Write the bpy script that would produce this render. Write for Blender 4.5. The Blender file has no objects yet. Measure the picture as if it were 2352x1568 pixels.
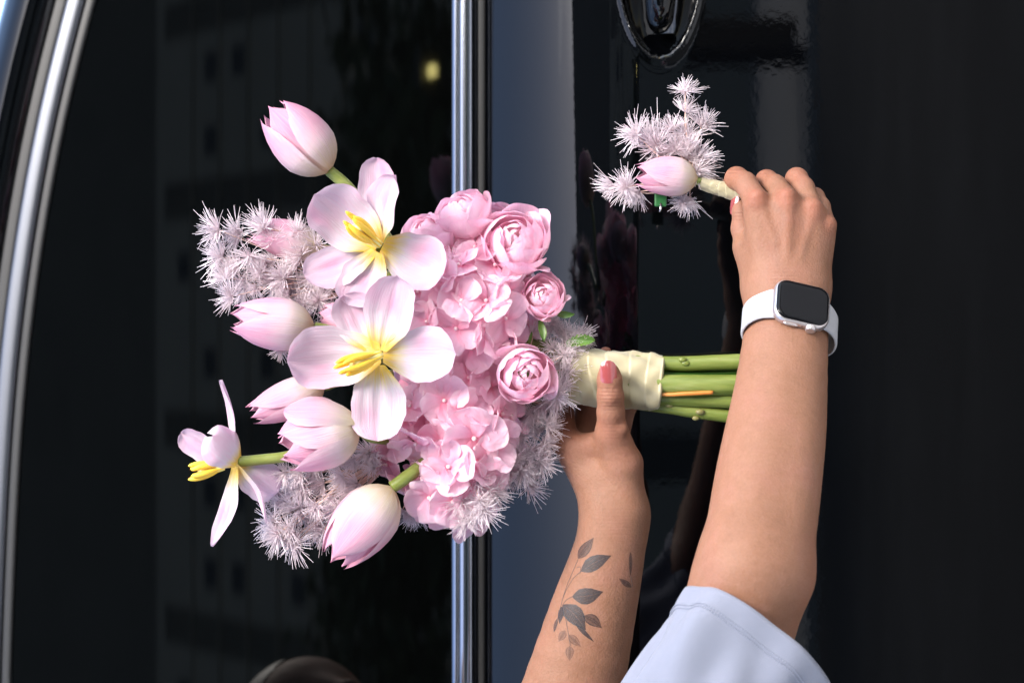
import bpy, math, random
import numpy as np
from mathutils import Vector, Matrix

rng = np.random.default_rng(7)
random.seed(7)
scene = bpy.context.scene
COL = scene.collection

# ------------------------------------------------------------------ camera
# The camera is turned on its side: picture left is up (+Z), picture top is +X.
D = 1.90            # metres from the lens to the bouquet plane (y = 0)
CZ = 1.20           # height of the lens
U = 0.00033         # metres per photo pixel (2352 wide) in the bouquet plane
cam_d = bpy.data.cameras.new('camera')
cam_d.sensor_width = 36.0
cam_d.lens = 36.0 * D / (2352 * U)
cam_d.clip_start = 0.05
cam_d.clip_end = 2000
cam_d.dof.use_dof = True
cam_d.dof.focus_distance = D - 0.03
cam_d.dof.aperture_fstop = 6.3
cam = bpy.data.objects.new('camera', cam_d)
COL.objects.link(cam)
cam.matrix_world = Matrix(((0, 1, 0, 0), (0, 0, -1, -D), (-1, 0, 0, CZ), (0, 0, 0, 1)))
scene.camera = cam

# ------------------------------------------------------------------ world, sun, exposure
SUN_EL, SUN_AZ = math.radians(45), math.radians(149)     # azimuth clockwise from +Y
world = bpy.data.worlds.new('World')
scene.world = world
world.use_nodes = True
wn, wl = world.node_tree.nodes, world.node_tree.links
sky = wn.new('ShaderNodeTexSky')
sky.sky_type = 'NISHITA'
sky.sun_disc = False
sky.sun_elevation = SUN_EL
sky.sun_rotation = SUN_AZ
sky.air_density = 1.0
sky.dust_density = 1.5
sky.ozone_density = 1.0
# broken cloud over the whole dome (a flat cloud layer seen in perspective)
wtc = wn.new('ShaderNodeTexCoord')
wsep = wn.new('ShaderNodeSeparateXYZ'); wl.new(wtc.outputs['Generated'], wsep.inputs[0])
wz = wn.new('ShaderNodeMath'); wz.operation = 'MAXIMUM'; wz.inputs[1].default_value = 0.06; wl.new(wsep.outputs[2], wz.inputs[0])
wdiv = wn.new('ShaderNodeVectorMath'); wdiv.operation = 'DIVIDE'
wcmb = wn.new('ShaderNodeCombineXYZ')
for k_ in range(3):
    wl.new(wz.outputs[0], wcmb.inputs[k_])
wfl = wn.new('ShaderNodeMapping'); wfl.inputs['Scale'].default_value = (-1, 1, 1); CLOUD = (12.33, 6.39, 18.9)
wl.new(wtc.outputs['Generated'], wfl.inputs[0]); wl.new(wfl.outputs[0], wdiv.inputs[0]); wl.new(wcmb.outputs[0], wdiv.inputs[1])
wno = wn.new('ShaderNodeTexNoise'); wno.inputs['Scale'].default_value = 1.6; wno.inputs['Detail'].default_value = 7; wno.inputs['Roughness'].default_value = 0.58
wof = wn.new('ShaderNodeVectorMath'); wof.operation = 'ADD'; wof.inputs[1].default_value = CLOUD
wl.new(wdiv.outputs[0], wof.inputs[0]); wl.new(wof.outputs[0], wno.inputs['Vector'])
wr = wn.new('ShaderNodeValToRGB'); wr.color_ramp.elements[0].position = 0.57; wr.color_ramp.elements[1].position = 0.74
wl.new(wno.outputs[0], wr.inputs[0])
wmx = wn.new('ShaderNodeMix'); wmx.data_type = 'RGBA'; wmx.inputs[7].default_value = (11.0, 11.2, 11.8, 1)
wl.new(wr.outputs[0], wmx.inputs[0]); wl.new(sky.outputs[0], wmx.inputs[6])
wl.new(wmx.outputs[2], wn['Background'].inputs[0])
wn['Background'].inputs[1].default_value = 0.14
sun_d = bpy.data.lights.new('sun', 'SUN')
sun_d.energy = 1.5
sun_d.angle = math.radians(25)
sun_d.color = (1.0, 0.95, 0.88)
sun = bpy.data.objects.new('sun', sun_d)
COL.objects.link(sun)
sd = Vector((math.sin(SUN_AZ) * math.cos(SUN_EL), math.cos(SUN_AZ) * math.cos(SUN_EL), math.sin(SUN_EL)))
sun.rotation_euler = sd.to_track_quat('Z', 'Y').to_euler()
sun.location = sd * 20

vs = scene.view_settings
vs.view_transform = 'Standard'
vs.look = 'None'
vs.exposure = 1.97
vs.gamma = 1.0
vs.use_curve_mapping = False
scene.cycles.use_denoising = True
scene.cycles.max_bounces = 14
scene.cycles.diffuse_bounces = 10
scene.cycles.transparent_max_bounces = 8
scene.cycles.sample_clamp_indirect = 6
scene.cycles.caustics_reflective = False
scene.cycles.caustics_refractive = False

# ------------------------------------------------------------------ helpers
def S(y):
    return U * (D + y) / D

def W(px, py, d=0.0):
    """point seen at photo pixel (px, py), d photo-pixels behind the bouquet plane"""
    y = d * U
    s = S(y)
    return np.array([(784 - py) * s, y, CZ + (1176 - px) * s])

def nrm(v):
    v = np.asarray(v, float)
    return v / (np.linalg.norm(v) + 1e-12)

def mesh_obj(name, verts, faces, mat, parent=None, uv=None, smooth=True, mats=None, fmat=None):
    me = bpy.data.meshes.new(name)
    me.from_pydata([tuple(map(float, v)) for v in verts], [], [tuple(map(int, f)) for f in faces])
    if mats:
        for m in mats:
            me.materials.append(m)
        if fmat is not None:
            me.polygons.foreach_set('material_index', np.asarray(fmat, dtype=np.int32))
    elif mat:
        me.materials.append(mat)
    if smooth:
        me.polygons.foreach_set('use_smooth', np.ones(len(me.polygons), dtype=bool))
    if uv is not None:
        lay = me.uv_layers.new(name='UVMap')
        li = np.empty(len(me.loops), dtype=np.int32)
        me.loops.foreach_get('vertex_index', li)
        lay.data.foreach_set('uv', np.asarray(uv, dtype=np.float32)[li].ravel())
    me.update()
    return link(name, me, parent)

LOC = {}          # world position of every Empty (all Empties are pure translations)
ZERO = Vector((0, 0, 0))

def link(name, me, parent=None, M4=None):
    o = bpy.data.objects.new(name, me)
    COL.objects.link(o)
    if M4 is not None:
        o.matrix_basis = M4
    if parent is not None:
        o.parent = parent
        o.matrix_parent_inverse = Matrix.Translation(-LOC.get(parent.name, ZERO))
    return o

def empty(name, loc, label=None, cat=None, group=None, parent=None):
    o = link(name, None, parent)
    o.empty_display_size = 0.02
    o.location = Vector([float(c) for c in loc])
    LOC[o.name] = o.location.copy()
    if label:
        tag(o, label, cat, group)
    return o

def tag(o, label, cat, group=None):
    o['label'] = label
    o['category'] = cat
    if group:
        o['group'] = group
    return o

class MB:
    """mesh collector"""
    def __init__(s):
        s.v, s.f, s.uv, s.m, s.n = [], [], [], [], 0
    def add(s, v, f, uv=None, m=0):
        v = np.asarray(v, float)
        s.v.append(v)
        s.f += [tuple(i + s.n for i in q) for q in f]
        s.m += [m] * len(f)
        s.uv.append(np.zeros((len(v), 2)) if uv is None else np.asarray(uv, float))
        s.n += len(v)
        return s
    def build(s, name, mat, parent=None, smooth=True, mats=None):
        return mesh_obj(name, np.vstack(s.v), s.f, mat, parent, np.vstack(s.uv), smooth, mats, s.m if mats else None)

def frames(pts):
    pts = np.asarray(pts, float)
    t = np.gradient(pts, axis=0)
    t /= np.linalg.norm(t, axis=1)[:, None] + 1e-12
    ref = np.array([0.0, -1.0, 0.0])
    if abs(np.dot(t[0], ref)) > 0.9:
        ref = np.array([1.0, 0, 0])
    n = np.cross(t[0], np.cross(ref, t[0])); n /= np.linalg.norm(n)
    N, B = [], []
    for i in range(len(pts)):
        n = n - t[i] * np.dot(n, t[i]); n /= np.linalg.norm(n) + 1e-12
        N.append(n); B.append(np.cross(t[i], n))
    return t, np.array(N), np.array(B)

def tube(pts, rad, seg=10, cap=True):
    pts = np.asarray(pts, float)
    rad = np.broadcast_to(np.asarray(rad, float), (len(pts),))
    t, N, B = frames(pts)
    a = np.linspace(0, 2 * math.pi, seg, endpoint=False)
    v = (pts[:, None] + rad[:, None, None] * (np.cos(a)[None, :, None] * N[:, None] + np.sin(a)[None, :, None] * B[:, None]))
    n = len(pts)
    uv = np.stack(np.meshgrid(np.linspace(0, 1, n), a / 6.2832, indexing='ij'), -1).reshape(-1, 2)
    f = []
    for i in range(n - 1):
        for j in range(seg):
            k = (j + 1) % seg
            f.append((i * seg + j, i * seg + k, (i + 1) * seg + k, (i + 1) * seg + j))
    if cap:
        f.append(tuple(range(seg - 1, -1, -1)))
        f.append(tuple((n - 1) * seg + j for j in range(seg)))
    return v.reshape(-1, 3), f, uv

def spline(pts, n):
    """Catmull-Rom through control points"""
    p = np.asarray(pts, float)
    p = np.vstack([2 * p[0] - p[1], p, 2 * p[-1] - p[-2]])
    m = len(p) - 3
    out = []
    for q in np.linspace(0, m, n):
        i = min(int(q), m - 1); t = q - i
        a, b, c, d = p[i:i + 4]
        out.append(0.5 * (2 * b + (c - a) * t + (2 * a - 5 * b + 4 * c - d) * t * t + (3 * b - a - 3 * c + d) * t ** 3))
    return np.array(out)

def sheet(G, thick=0.0):
    """one petal or leaf surface from a grid G[nu, nv, 3]"""
    nu, nv = G.shape[:2]
    uu, vv = np.meshgrid(np.linspace(0, 1, nu), np.linspace(0, 1, nv), indexing='ij')
    f = [(i * nv + j, (i + 1) * nv + j, (i + 1) * nv + j + 1, i * nv + j + 1) for i in range(nu - 1) for j in range(nv - 1)]
    return G.reshape(-1, 3), f, np.stack([uu, vv], -1).reshape(-1, 2)

# ------------------------------------------------------------------ materials
def new_mat(name):
    m = bpy.data.materials.new(name)
    m.use_nodes = True
    nt = m.node_tree
    return m, nt.nodes, nt.links, nt.nodes['Principled BSDF']

def setp(b, **k):
    for key, v in k.items():
        b.inputs[key.replace('_', ' ')].default_value = v

def plain(name, col, rough=0.5, metal=0.0, **k):
    m, n, l, b = new_mat(name)
    setp(b, Base_Color=(*col, 1), Roughness=rough, Metallic=metal, **k)
    return m

def mixc(n, l, fac, a, b, mode='MIX'):
    x = n.new('ShaderNodeMix'); x.data_type = 'RGBA'; x.blend_type = mode
    for sock, val in ((0, fac), (6, a), (7, b)):
        if hasattr(val, 'links') or isinstance(val, bpy.types.NodeSocket):
            l.new(val, x.inputs[sock])
        elif sock == 0:
            x.inputs[0].default_value = val
        else:
            x.inputs[sock].default_value = (*val, 1)
    return x.outputs[2]

def noise(n, l, scale, detail=3, rough=0.5, vec=None, dist=0.0):
    x = n.new('ShaderNodeTexNoise')
    x.inputs['Scale'].default_value = scale
    x.inputs['Detail'].default_value = detail
    x.inputs['Roughness'].default_value = rough
    x.inputs['Distortion'].default_value = dist
    if vec is not None:
        l.new(vec, x.inputs['Vector'])
    return x.outputs[0]

def ramp(n, l, fac, stops, interp='LINEAR'):
    x = n.new('ShaderNodeValToRGB')
    x.color_ramp.interpolation = interp
    els = x.color_ramp.elements
    while len(els) < len(stops):
        els.new(0.5)
    for e, (p, c) in zip(els, stops):
        e.position = p
        e.color = (*c, 1) if len(c) == 3 else c
    l.new(fac, x.inputs[0])
    return x.outputs[0]

def g(v):
    return (v, v, v)

def mapping(n, l, src, scale):
    x = n.new('ShaderNodeMapping')
    x.inputs['Scale'].default_value = scale
    l.new(src, x.inputs[0])
    return x.outputs[0]

def bump(n, l, b, h, strength=0.2, dist=0.001):
    x = n.new('ShaderNodeBump')
    x.inputs['Strength'].default_value = strength
    x.inputs['Distance'].default_value = dist
    l.new(h, x.inputs['Height'])
    l.new(x.outputs[0], b.inputs['Normal'])

def skin_mat():
    m, n, l, b = new_mat('skin')
    tc = n.new('ShaderNodeTexCoord').outputs['Object']
    big = noise(n, l, 24, 4, 0.6, tc)
    c = ramp(n, l, big, [(0.28, (0.215, 0.103, 0.060)), (0.5, (0.264, 0.129, 0.078)), (0.72, (0.291, 0.133, 0.093))])
    mid_ = noise(n, l, 130, 4, 0.65, tc)
    c = mixc(n, l, 0.30, c, ramp(n, l, mid_, [(0.3, (0.192, 0.089, 0.051)), (0.5, (0.266, 0.130, 0.081)), (0.7, (0.329, 0.167, 0.120))]))
    fine = noise(n, l, 620, 2, 0.6, tc)
    c = mixc(n, l, 0.16, c, ramp(n, l, fine, [(0.35, (0.178, 0.082, 0.048)), (0.7, (0.342, 0.184, 0.130))]))
    red = n.new('ShaderNodeAttribute'); red.attribute_name = 'flush'
    c = mixc(n, l, red.outputs['Fac'], c, (0.308, 0.103, 0.065))
    vein = n.new('ShaderNodeAttribute'); vein.attribute_name = 'vein'
    c = mixc(n, l, vein.outputs['Fac'], c, (0.212, 0.116, 0.082))
    # folded skin over the joints, fold shade darkened into the colour too
    cr = n.new('ShaderNodeAttribute'); cr.attribute_name = 'crease'
    w = n.new('ShaderNodeTexWave'); w.bands_direction = 'X'; w.inputs['Scale'].default_value = 118; w.inputs['Distortion'].default_value = 2.6; w.inputs['Detail'].default_value = 3; w.inputs['Detail Scale'].default_value = 60
    l.new(tc, w.inputs['Vector'])
    wv = ramp(n, l, w.outputs[1], [(0.0, g(1.0)), (0.24, g(0.0))])
    cm = n.new('ShaderNodeMath'); cm.operation = 'MULTIPLY'; l.new(wv, cm.inputs[0]); l.new(cr.outputs['Fac'], cm.inputs[1])
    c = mixc(n, l, cm.outputs[0], c, (0.178, 0.061, 0.038))
    l.new(c, b.inputs['Base Color'])
    l.new(ramp(n, l, mid_, [(0.3, g(0.52)), (0.7, g(0.66))]), b.inputs['Roughness'])
    setp(b, Subsurface_Weight=0.22, Subsurface_Scale=0.005)
    b.inputs['Subsurface Radius'].default_value = (1.0, 0.35, 0.18)
    b.inputs['Specular IOR Level'].default_value = 0.26
    vor = n.new('ShaderNodeTexVoronoi'); vor.inputs['Scale'].default_value = 620
    l.new(tc, vor.inputs['Vector'])
    h = n.new('ShaderNodeMath'); h.operation = 'MULTIPLY_ADD'; h.inputs[1].default_value = 0.6
    l.new(vor.outputs['Distance'], h.inputs[0]); l.new(noise(n, l, 210, 5, 0.65, tc), h.inputs[2])
    h2 = n.new('ShaderNodeMath'); h2.operation = 'MULTIPLY_ADD'; h2.inputs[1].default_value = -1.6
    l.new(cm.outputs[0], h2.inputs[0]); l.new(h.outputs[0], h2.inputs[2])
    bump(n, l, b, h2.outputs[0], 0.38, 0.0008)
    return m

def petal_mat(name, stops, edge, edge_amt, streak, streak_amt, sss=0.28, rough=0.45, blotch=None, vscale=(40, 2.2, 1)):
    """stops: colours along the petal (v); edge: rim tint; streak: colour of the fine lengthwise veins"""
    m, n, l, b = new_mat(name)
    uvn = n.new('ShaderNodeUVMap'); uvn.uv_map = 'UVMap'
    sep = n.new('ShaderNodeSeparateXYZ'); l.new(uvn.outputs[0], sep.inputs[0])
    oi = n.new('ShaderNodeObjectInfo')
    addv = n.new('ShaderNodeVectorMath'); addv.operation = 'ADD'
    comb = n.new('ShaderNodeCombineXYZ')
    mul = n.new('ShaderNodeMath'); mul.operation = 'MULTIPLY'; mul.inputs[1].default_value = 9.0
    l.new(oi.outputs['Random'], mul.inputs[0]); l.new(mul.outputs[0], comb.inputs[0]); l.new(mul.outputs[0], comb.inputs[2])
    l.new(uvn.outputs[0], addv.inputs[0]); l.new(comb.outputs[0], addv.inputs[1])
    # v jittered by a streaky noise so the colour bands feather along the veins
    vst = noise(n, l, 1.0, 3, 0.6, mapping(n, l, addv.outputs[0], vscale))
    ma = n.new('ShaderNodeMath'); ma.operation = 'MULTIPLY_ADD'; ma.inputs[1].default_value = 0.22
    l.new(vst, ma.inputs[0]); 
    ms = n.new('ShaderNodeMath'); ms.operation = 'SUBTRACT'; ms.inputs[1].default_value = 0.11
    l.new(sep.outputs[1], ms.inputs[0]); l.new(ms.outputs[0], ma.inputs[2])
    c = ramp(n, l, ma.outputs[0], stops)
    # |u - .5| for rim
    au = n.new('ShaderNodeMath'); au.operation = 'SUBTRACT'; au.inputs[1].default_value = 0.5
    l.new(sep.outputs[0], au.inputs[0])
    ab = n.new('ShaderNodeMath'); ab.operation = 'ABSOLUTE'; l.new(au.outputs[0], ab.inputs[0])
    er = ramp(n, l, ab.outputs[0], [(0.22, g(0)), (0.5, g(edge_amt))])
    ev = ramp(n, l, sep.outputs[1], [(0.15, g(0)), (0.55, g(1.0))])
    em = n.new('ShaderNodeMath'); em.operation = 'MULTIPLY'; l.new(er, em.inputs[0]); l.new(ev, em.inputs[1])
    c = mixc(n, l, em.outputs[0], c, edge)
    if blotch:
        bl = noise(n, l, 1.0, 2, 0.5, mapping(n, l, addv.outputs[0], (2.6, 1.5, 1)))
        bm = ramp(n, l, bl, [(0.50, g(0)), (0.72, g(blotch[1]))])
        bv = ramp(n, l, sep.outputs[1], [(0.2, g(0)), (0.45, g(1)), (0.9, g(0.8))])
        bb = n.new('ShaderNodeMath'); bb.operation = 'MULTIPLY'; l.new(bm, bb.inputs[0]); l.new(bv, bb.inputs[1])
        c = mixc(n, l, bb.outputs[0], c, blotch[0])
    fine = noise(n, l, 1.0, 2, 0.6, mapping(n, l, addv.outputs[0], (90, 2.0, 1)))
    fm = ramp(n, l, fine, [(0.42, g(0)), (0.66, g(streak_amt))])
    c = mixc(n, l, fm, c, streak)
    l.new(c, b.inputs['Base Color'])
    setp(b, Roughness=rough)
    b.inputs['Specular IOR Level'].default_value = 0.3
    bh = n.new('ShaderNodeMath'); bh.operation = 'MULTIPLY_ADD'; bh.inputs[1].default_value = 1.6
    l.new(vst, bh.inputs[0]); l.new(fine, bh.inputs[2])
    bump(n, l, b, bh.outputs[0], 0.42, 0.0012)
    tr = n.new('ShaderNodeBsdfTranslucent')
    l.new(c, tr.inputs['Color'])
    mx = n.new('ShaderNodeMixShader'); mx.inputs[0].default_value = sss
    l.new(b.outputs[0], mx.inputs[1]); l.new(tr.outputs[0], mx.inputs[2])
    l.new(mx.outputs[0], n['Material Output'].inputs[0])
    return m

def paint_mat():
    m, n, l, b = new_mat('black_car_paint')
    tc = n.new('ShaderNodeTexCoord').outputs['Object']
    setp(b, Base_Color=(0.0006, 0.0007, 0.001, 1), Roughness=0.03, Coat_Weight=1.0, Coat_Roughness=0.015, Coat_IOR=1.46)
    b.inputs['Specular IOR Level'].default_value = 0.0
    peel = noise(n, l, 170, 2, 0.5, tc)
    x = n.new('ShaderNodeBump'); x.inputs['Strength'].default_value = 0.022; x.inputs['Distance'].default_value = 0.0006
    l.new(peel, x.inputs['Height'])
    l.new(x.outputs[0], b.inputs['Coat Normal']); l.new(x.outputs[0], b.inputs['Normal'])
    return m

def asphalt_mat():
    m, n, l, b = new_mat('asphalt')
    tc = n.new('ShaderNodeTexCoord').outputs['Object']
    c = ramp(n, l, noise(n, l, 0.9, 8, 0.75, tc), [(0.36, g(0.006)), (0.5, g(0.018)), (0.66, g(0.042))])
    sp = noise(n, l, 160, 2, 0.6, tc)
    c = mixc(n, l, 0.2, c, ramp(n, l, sp, [(0.4, g(0.013)), (0.65, g(0.05))]))
    l.new(c, b.inputs['Base Color']); setp(b, Roughness=0.85)
    bump(n, l, b, sp, 0.6, 0.004)
    return m

def concrete_mat(name, a, c2, scale=0.6):
    m, n, l, b = new_mat(name)
    tc = n.new('ShaderNodeTexCoord').outputs['Object']
    l.new(ramp(n, l, noise(n, l, scale, 6, 0.65, tc), [(0.3, a), (0.7, c2)]), b.inputs['Base Color'])
    setp(b, Roughness=0.8)
    return m

def stem_mat(name, a, b2, c2):
    m, n, l, b = new_mat(name)
    tc = n.new('ShaderNodeTexCoord').outputs['Object']
    mp = mapping(n, l, tc, (1, 1, 0.12))
    c = ramp(n, l, noise(n, l, 190, 3, 0.6, mp), [(0.3, a), (0.55, b2), (0.8, c2)])
    sp = noise(n, l, 60, 4, 0.7, tc)
    c = mixc(n, l, ramp(n, l, sp, [(0.66, g(0)), (0.78, g(0.5))]), c, (0.20, 0.14, 0.03))
    l.new(c, b.inputs['Base Color'])
    setp(b, Roughness=0.38, Subsurface_Weight=0.1, Subsurface_Scale=0.003)
    bump(n, l, b, noise(n, l, 300, 2, 0.5, mp), 0.2, 0.0006)
    return m

def ribbon_mat():
    m, n, l, b = new_mat('cream_satin_ribbon')
    tc = n.new('ShaderNodeTexCoord').outputs['Object']
    c = ramp(n, l, noise(n, l, 26, 3, 0.5, tc), [(0.3, (0.39, 0.33, 0.18)), (0.7, (0.49, 0.44, 0.30))])
    l.new(c, b.inputs['Base Color'])
    setp(b, Roughness=0.42, Sheen_Weight=0.25)
    b.inputs['Anisotropic'].default_value = 0.4
    weave = noise(n, l, 2200, 1, 0.5, mapping(n, l, tc, (0.25, 0.25, 1)))
    bump(n, l, b, weave, 0.12, 0.0003)
    return m

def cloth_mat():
    m, n, l, b = new_mat('shaded_white_jersey')
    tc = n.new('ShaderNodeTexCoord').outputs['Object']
    setp(b, Base_Color=(0.195, 0.207, 0.262, 1), Roughness=0.9, Sheen_Weight=0.3)  # white cotton; the dim blue light on the sleeve is mixed into the base
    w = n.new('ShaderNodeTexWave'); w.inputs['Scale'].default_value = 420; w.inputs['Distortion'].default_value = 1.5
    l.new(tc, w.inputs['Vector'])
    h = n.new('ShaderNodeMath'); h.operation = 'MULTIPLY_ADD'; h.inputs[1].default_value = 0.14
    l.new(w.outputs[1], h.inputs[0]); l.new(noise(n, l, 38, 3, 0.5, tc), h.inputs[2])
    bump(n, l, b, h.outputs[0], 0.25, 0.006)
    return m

def emit_mat():
    m, n, l, b = new_mat('lit_lamp_glass')
    setp(b, Base_Color=(0.8, 0.75, 0.4, 1), Emission_Color=(1.0, 0.86, 0.30, 1), Emission_Strength=8.0)
    return m

WHITE, PINK, HOT = (0.88, 0.78, 0.82), (0.87, 0.42, 0.54), (0.86, 0.27, 0.42)
CREAM, YEL = (0.86, 0.76, 0.50), (0.88, 0.62, 0.03)
M = {
    'skin': skin_mat(),
    'paint': paint_mat(),
    'glass': plain('tinted_window_glass', (0.0006, 0.0007, 0.0007), 0.02, 0, IOR=1.46),
    'chrome': plain('polished_bright_trim', (0.33, 0.35, 0.40), 0.13, 1.0),
    'satin': plain('satin_bright_trim', (0.14, 0.147, 0.165), 0.36, 1.0),
    'rubber': plain('black_rubber', (0.008, 0.008, 0.008), 0.45),
    'asphalt': asphalt_mat(),
    'paving': concrete_mat('paving', g(0.18), g(0.28), 3),
    'bounce_pale': concrete_mat('bounce_strip_pale', (0.40, 0.39, 0.37), (0.52, 0.51, 0.49), 9),
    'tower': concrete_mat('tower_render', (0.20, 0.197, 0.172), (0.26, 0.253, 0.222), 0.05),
    'tower_dark': concrete_mat('painted_recess_shade', (0.045, 0.046, 0.042), (0.07, 0.07, 0.062), 0.2),
    'tower_mid': concrete_mat('reflection_block_dark', (0.06, 0.06, 0.056), (0.085, 0.085, 0.078), 0.2),
    'lamp': emit_mat(),
    'pane': plain('tower_pane', (0.02, 0.022, 0.025), 0.08),
    'foliage': concrete_mat('foliage', (0.012, 0.022, 0.008), (0.03, 0.05, 0.015), 3),
    'bark': concrete_mat('bark', (0.05, 0.04, 0.03), (0.09, 0.07, 0.05), 6),
    'tulip': petal_mat('closed_tulip_petal', [(0.0, (0.670, 0.521, 0.251)), (0.12, (0.688, 0.586, 0.428)), (0.28, (0.716, 0.530, 0.558)), (0.50, (0.744, 0.372, 0.493)), (1.0, (0.753, 0.288, 0.456))],
                       (0.735, 0.632, 0.642), 0.45, (0.744, 0.614, 0.651), 0.45, sss=.25, rough=.55, blotch=((0.753, 0.223, 0.391), 0.7)),
    'open': petal_mat('open_tulip_petal', [(0.0, YEL), (0.07, (0.764, 0.528, 0.018)), (0.15, (0.710, 0.619, 0.328)), (0.25, (0.646, 0.601, 0.637)), (0.55, (0.664, 0.491, 0.592)), (1.0, (0.664, 0.510, 0.610))],
                      (0.673, 0.592, 0.664), 0.5, (0.692, 0.410, 0.537), 0.5, sss=.25, rough=.55, blotch=((0.737, 0.300, 0.473), 0.75)),
    'rose': petal_mat('rose_petal', [(0.0, (0.95, 0.82, 0.78)), (0.35, (0.95, 0.76, 0.82)), (0.7, (0.95, 0.68, 0.79)), (1.0, (0.95, 0.58, 0.74))],
                      (0.95, 0.70, 0.79), 0.5, (0.95, 0.82, 0.86), 0.3, sss=.36, rough=.55, vscale=(9, 3, 1)),
    'hydrangea': petal_mat('hydrangea_petal', [(0.0, (0.95, 0.38, 0.54)), (0.22, (0.96, 0.58, 0.73)), (0.7, (0.96, 0.66, 0.785)), (1.0, (0.96, 0.74, 0.825))],
                           (0.96, 0.80, 0.84), 0.5, (0.95, 0.52, 0.64), 0.4, sss=.36, rough=.55, vscale=(12, 4, 1)),
    'bead': plain('floret_bead', (0.84, 0.62, 0.64), 0.5),
    'anther': plain('yellow_anther', (0.85, 0.56, 0.05), 0.55, Subsurface_Weight=0.2, Subsurface_Scale=0.002),
    'pistil': plain('pale_pistil', (0.82, 0.74, 0.28), 0.5),
    'fern': petal_mat('blush_dyed_fern', [(0.0, (0.985, 0.86, 0.90)), (1.0, (0.985, 0.89, 0.925))], (0.95, 0.9, 0.93), 0.0, (0.95, 0.90, 0.93), 0.0, sss=0.15),
    'fern_stem': plain('fern_twig', (0.80, 0.55, 0.46), 0.6),
    'stem': stem_mat('green_stem', (0.11, 0.15, 0.022), (0.19, 0.23, 0.05), (0.28, 0.31, 0.11)),
    'tulip_stem': stem_mat('tulip_stem', (0.17, 0.21, 0.036), (0.22, 0.26, 0.056), (0.28, 0.31, 0.10)),
    'dark_stem': stem_mat('dark_green_stem', (0.03, 0.11, 0.008), (0.05, 0.16, 0.012), (0.09, 0.22, 0.03)),
    'orange_stem': stem_mat('orange_twig', (0.50, 0.17, 0.03), (0.60, 0.24, 0.05), (0.66, 0.30, 0.08)),
    'node': stem_mat('stem_scar', (0.16, 0.14, 0.05), (0.22, 0.20, 0.07), (0.30, 0.28, 0.12)),
    'leaf': stem_mat('rose_leaf', (0.05, 0.12, 0.02), (0.10, 0.20, 0.03), (0.22, 0.30, 0.08)),
    'ribbon': ribbon_mat(),
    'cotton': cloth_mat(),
    'thread': plain('pale_thread', (0.26, 0.28, 0.35), 0.7),
    'nail': plain('pink_nail_polish', (0.29, 0.06, 0.06), 0.10, Coat_Weight=1.0, Coat_Roughness=0.03),
    'hair': plain('dark_hair', (0.012, 0.009, 0.008), 0.45),
    'denim': plain('dark_trousers', (0.02, 0.022, 0.03), 0.9),
    'alu': plain('starlight_aluminium', (0.60, 0.55, 0.54), 0.33, 0.85),
    'screen': plain('black_watch_glass', (0.004, 0.004, 0.005), 0.06, IOR=1.3),
    'silicone': plain('white_silicone', (0.43, 0.43, 0.455), 0.45, Sheen_Weight=0.15),
    'clip': plain('green_plastic_clip', (0.02, 0.12, 0.03), 0.35),
    'steel': plain('pin_steel', (0.7, 0.7, 0.7), 0.2, 1.0),
}

# ================================================================== setting
def quad_sheet(name, x0, x1, y0, y1, z, mat):
    o = mesh_obj(name, [(x0, y0, z), (x1, y0, z), (x1, y1, z), (x0, y1, z)], [(0, 1, 2, 3)], mat, smooth=False)
    o['kind'] = 'structure'
    return o

def box(x0, x1, y0, y1, z0, z1):
    v = [(x, y, z) for x in (x0, x1) for y in (y0, y1) for z in (z0, z1)]
    f = [(0, 1, 3, 2), (4, 6, 7, 5), (0, 4, 5, 1), (2, 3, 7, 6), (0, 2, 6, 4), (1, 5, 7, 3)]
    return v, f

quad_sheet('ground', -900, 900, -900, 900, -0.03, M['paving'])
quad_sheet('road', -300, 300, -16, 3.2, 0.0, M['asphalt'])
ks = MB(); ks.add(*box(-40, 40, -2.15, -0.05, -0.02, 0.12))  # unseen pale strip added to bounce light up onto the ferns
o = ks.build('bounce_strip', M['bounce_pale'], smooth=False); o['kind'] = 'structure'
pv = MB(); pv.add(*box(-300, 300, -24, -16, -0.02, 0.13))
o = pv.build('pavement', M['paving'], smooth=False); o['kind'] = 'structure'

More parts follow.
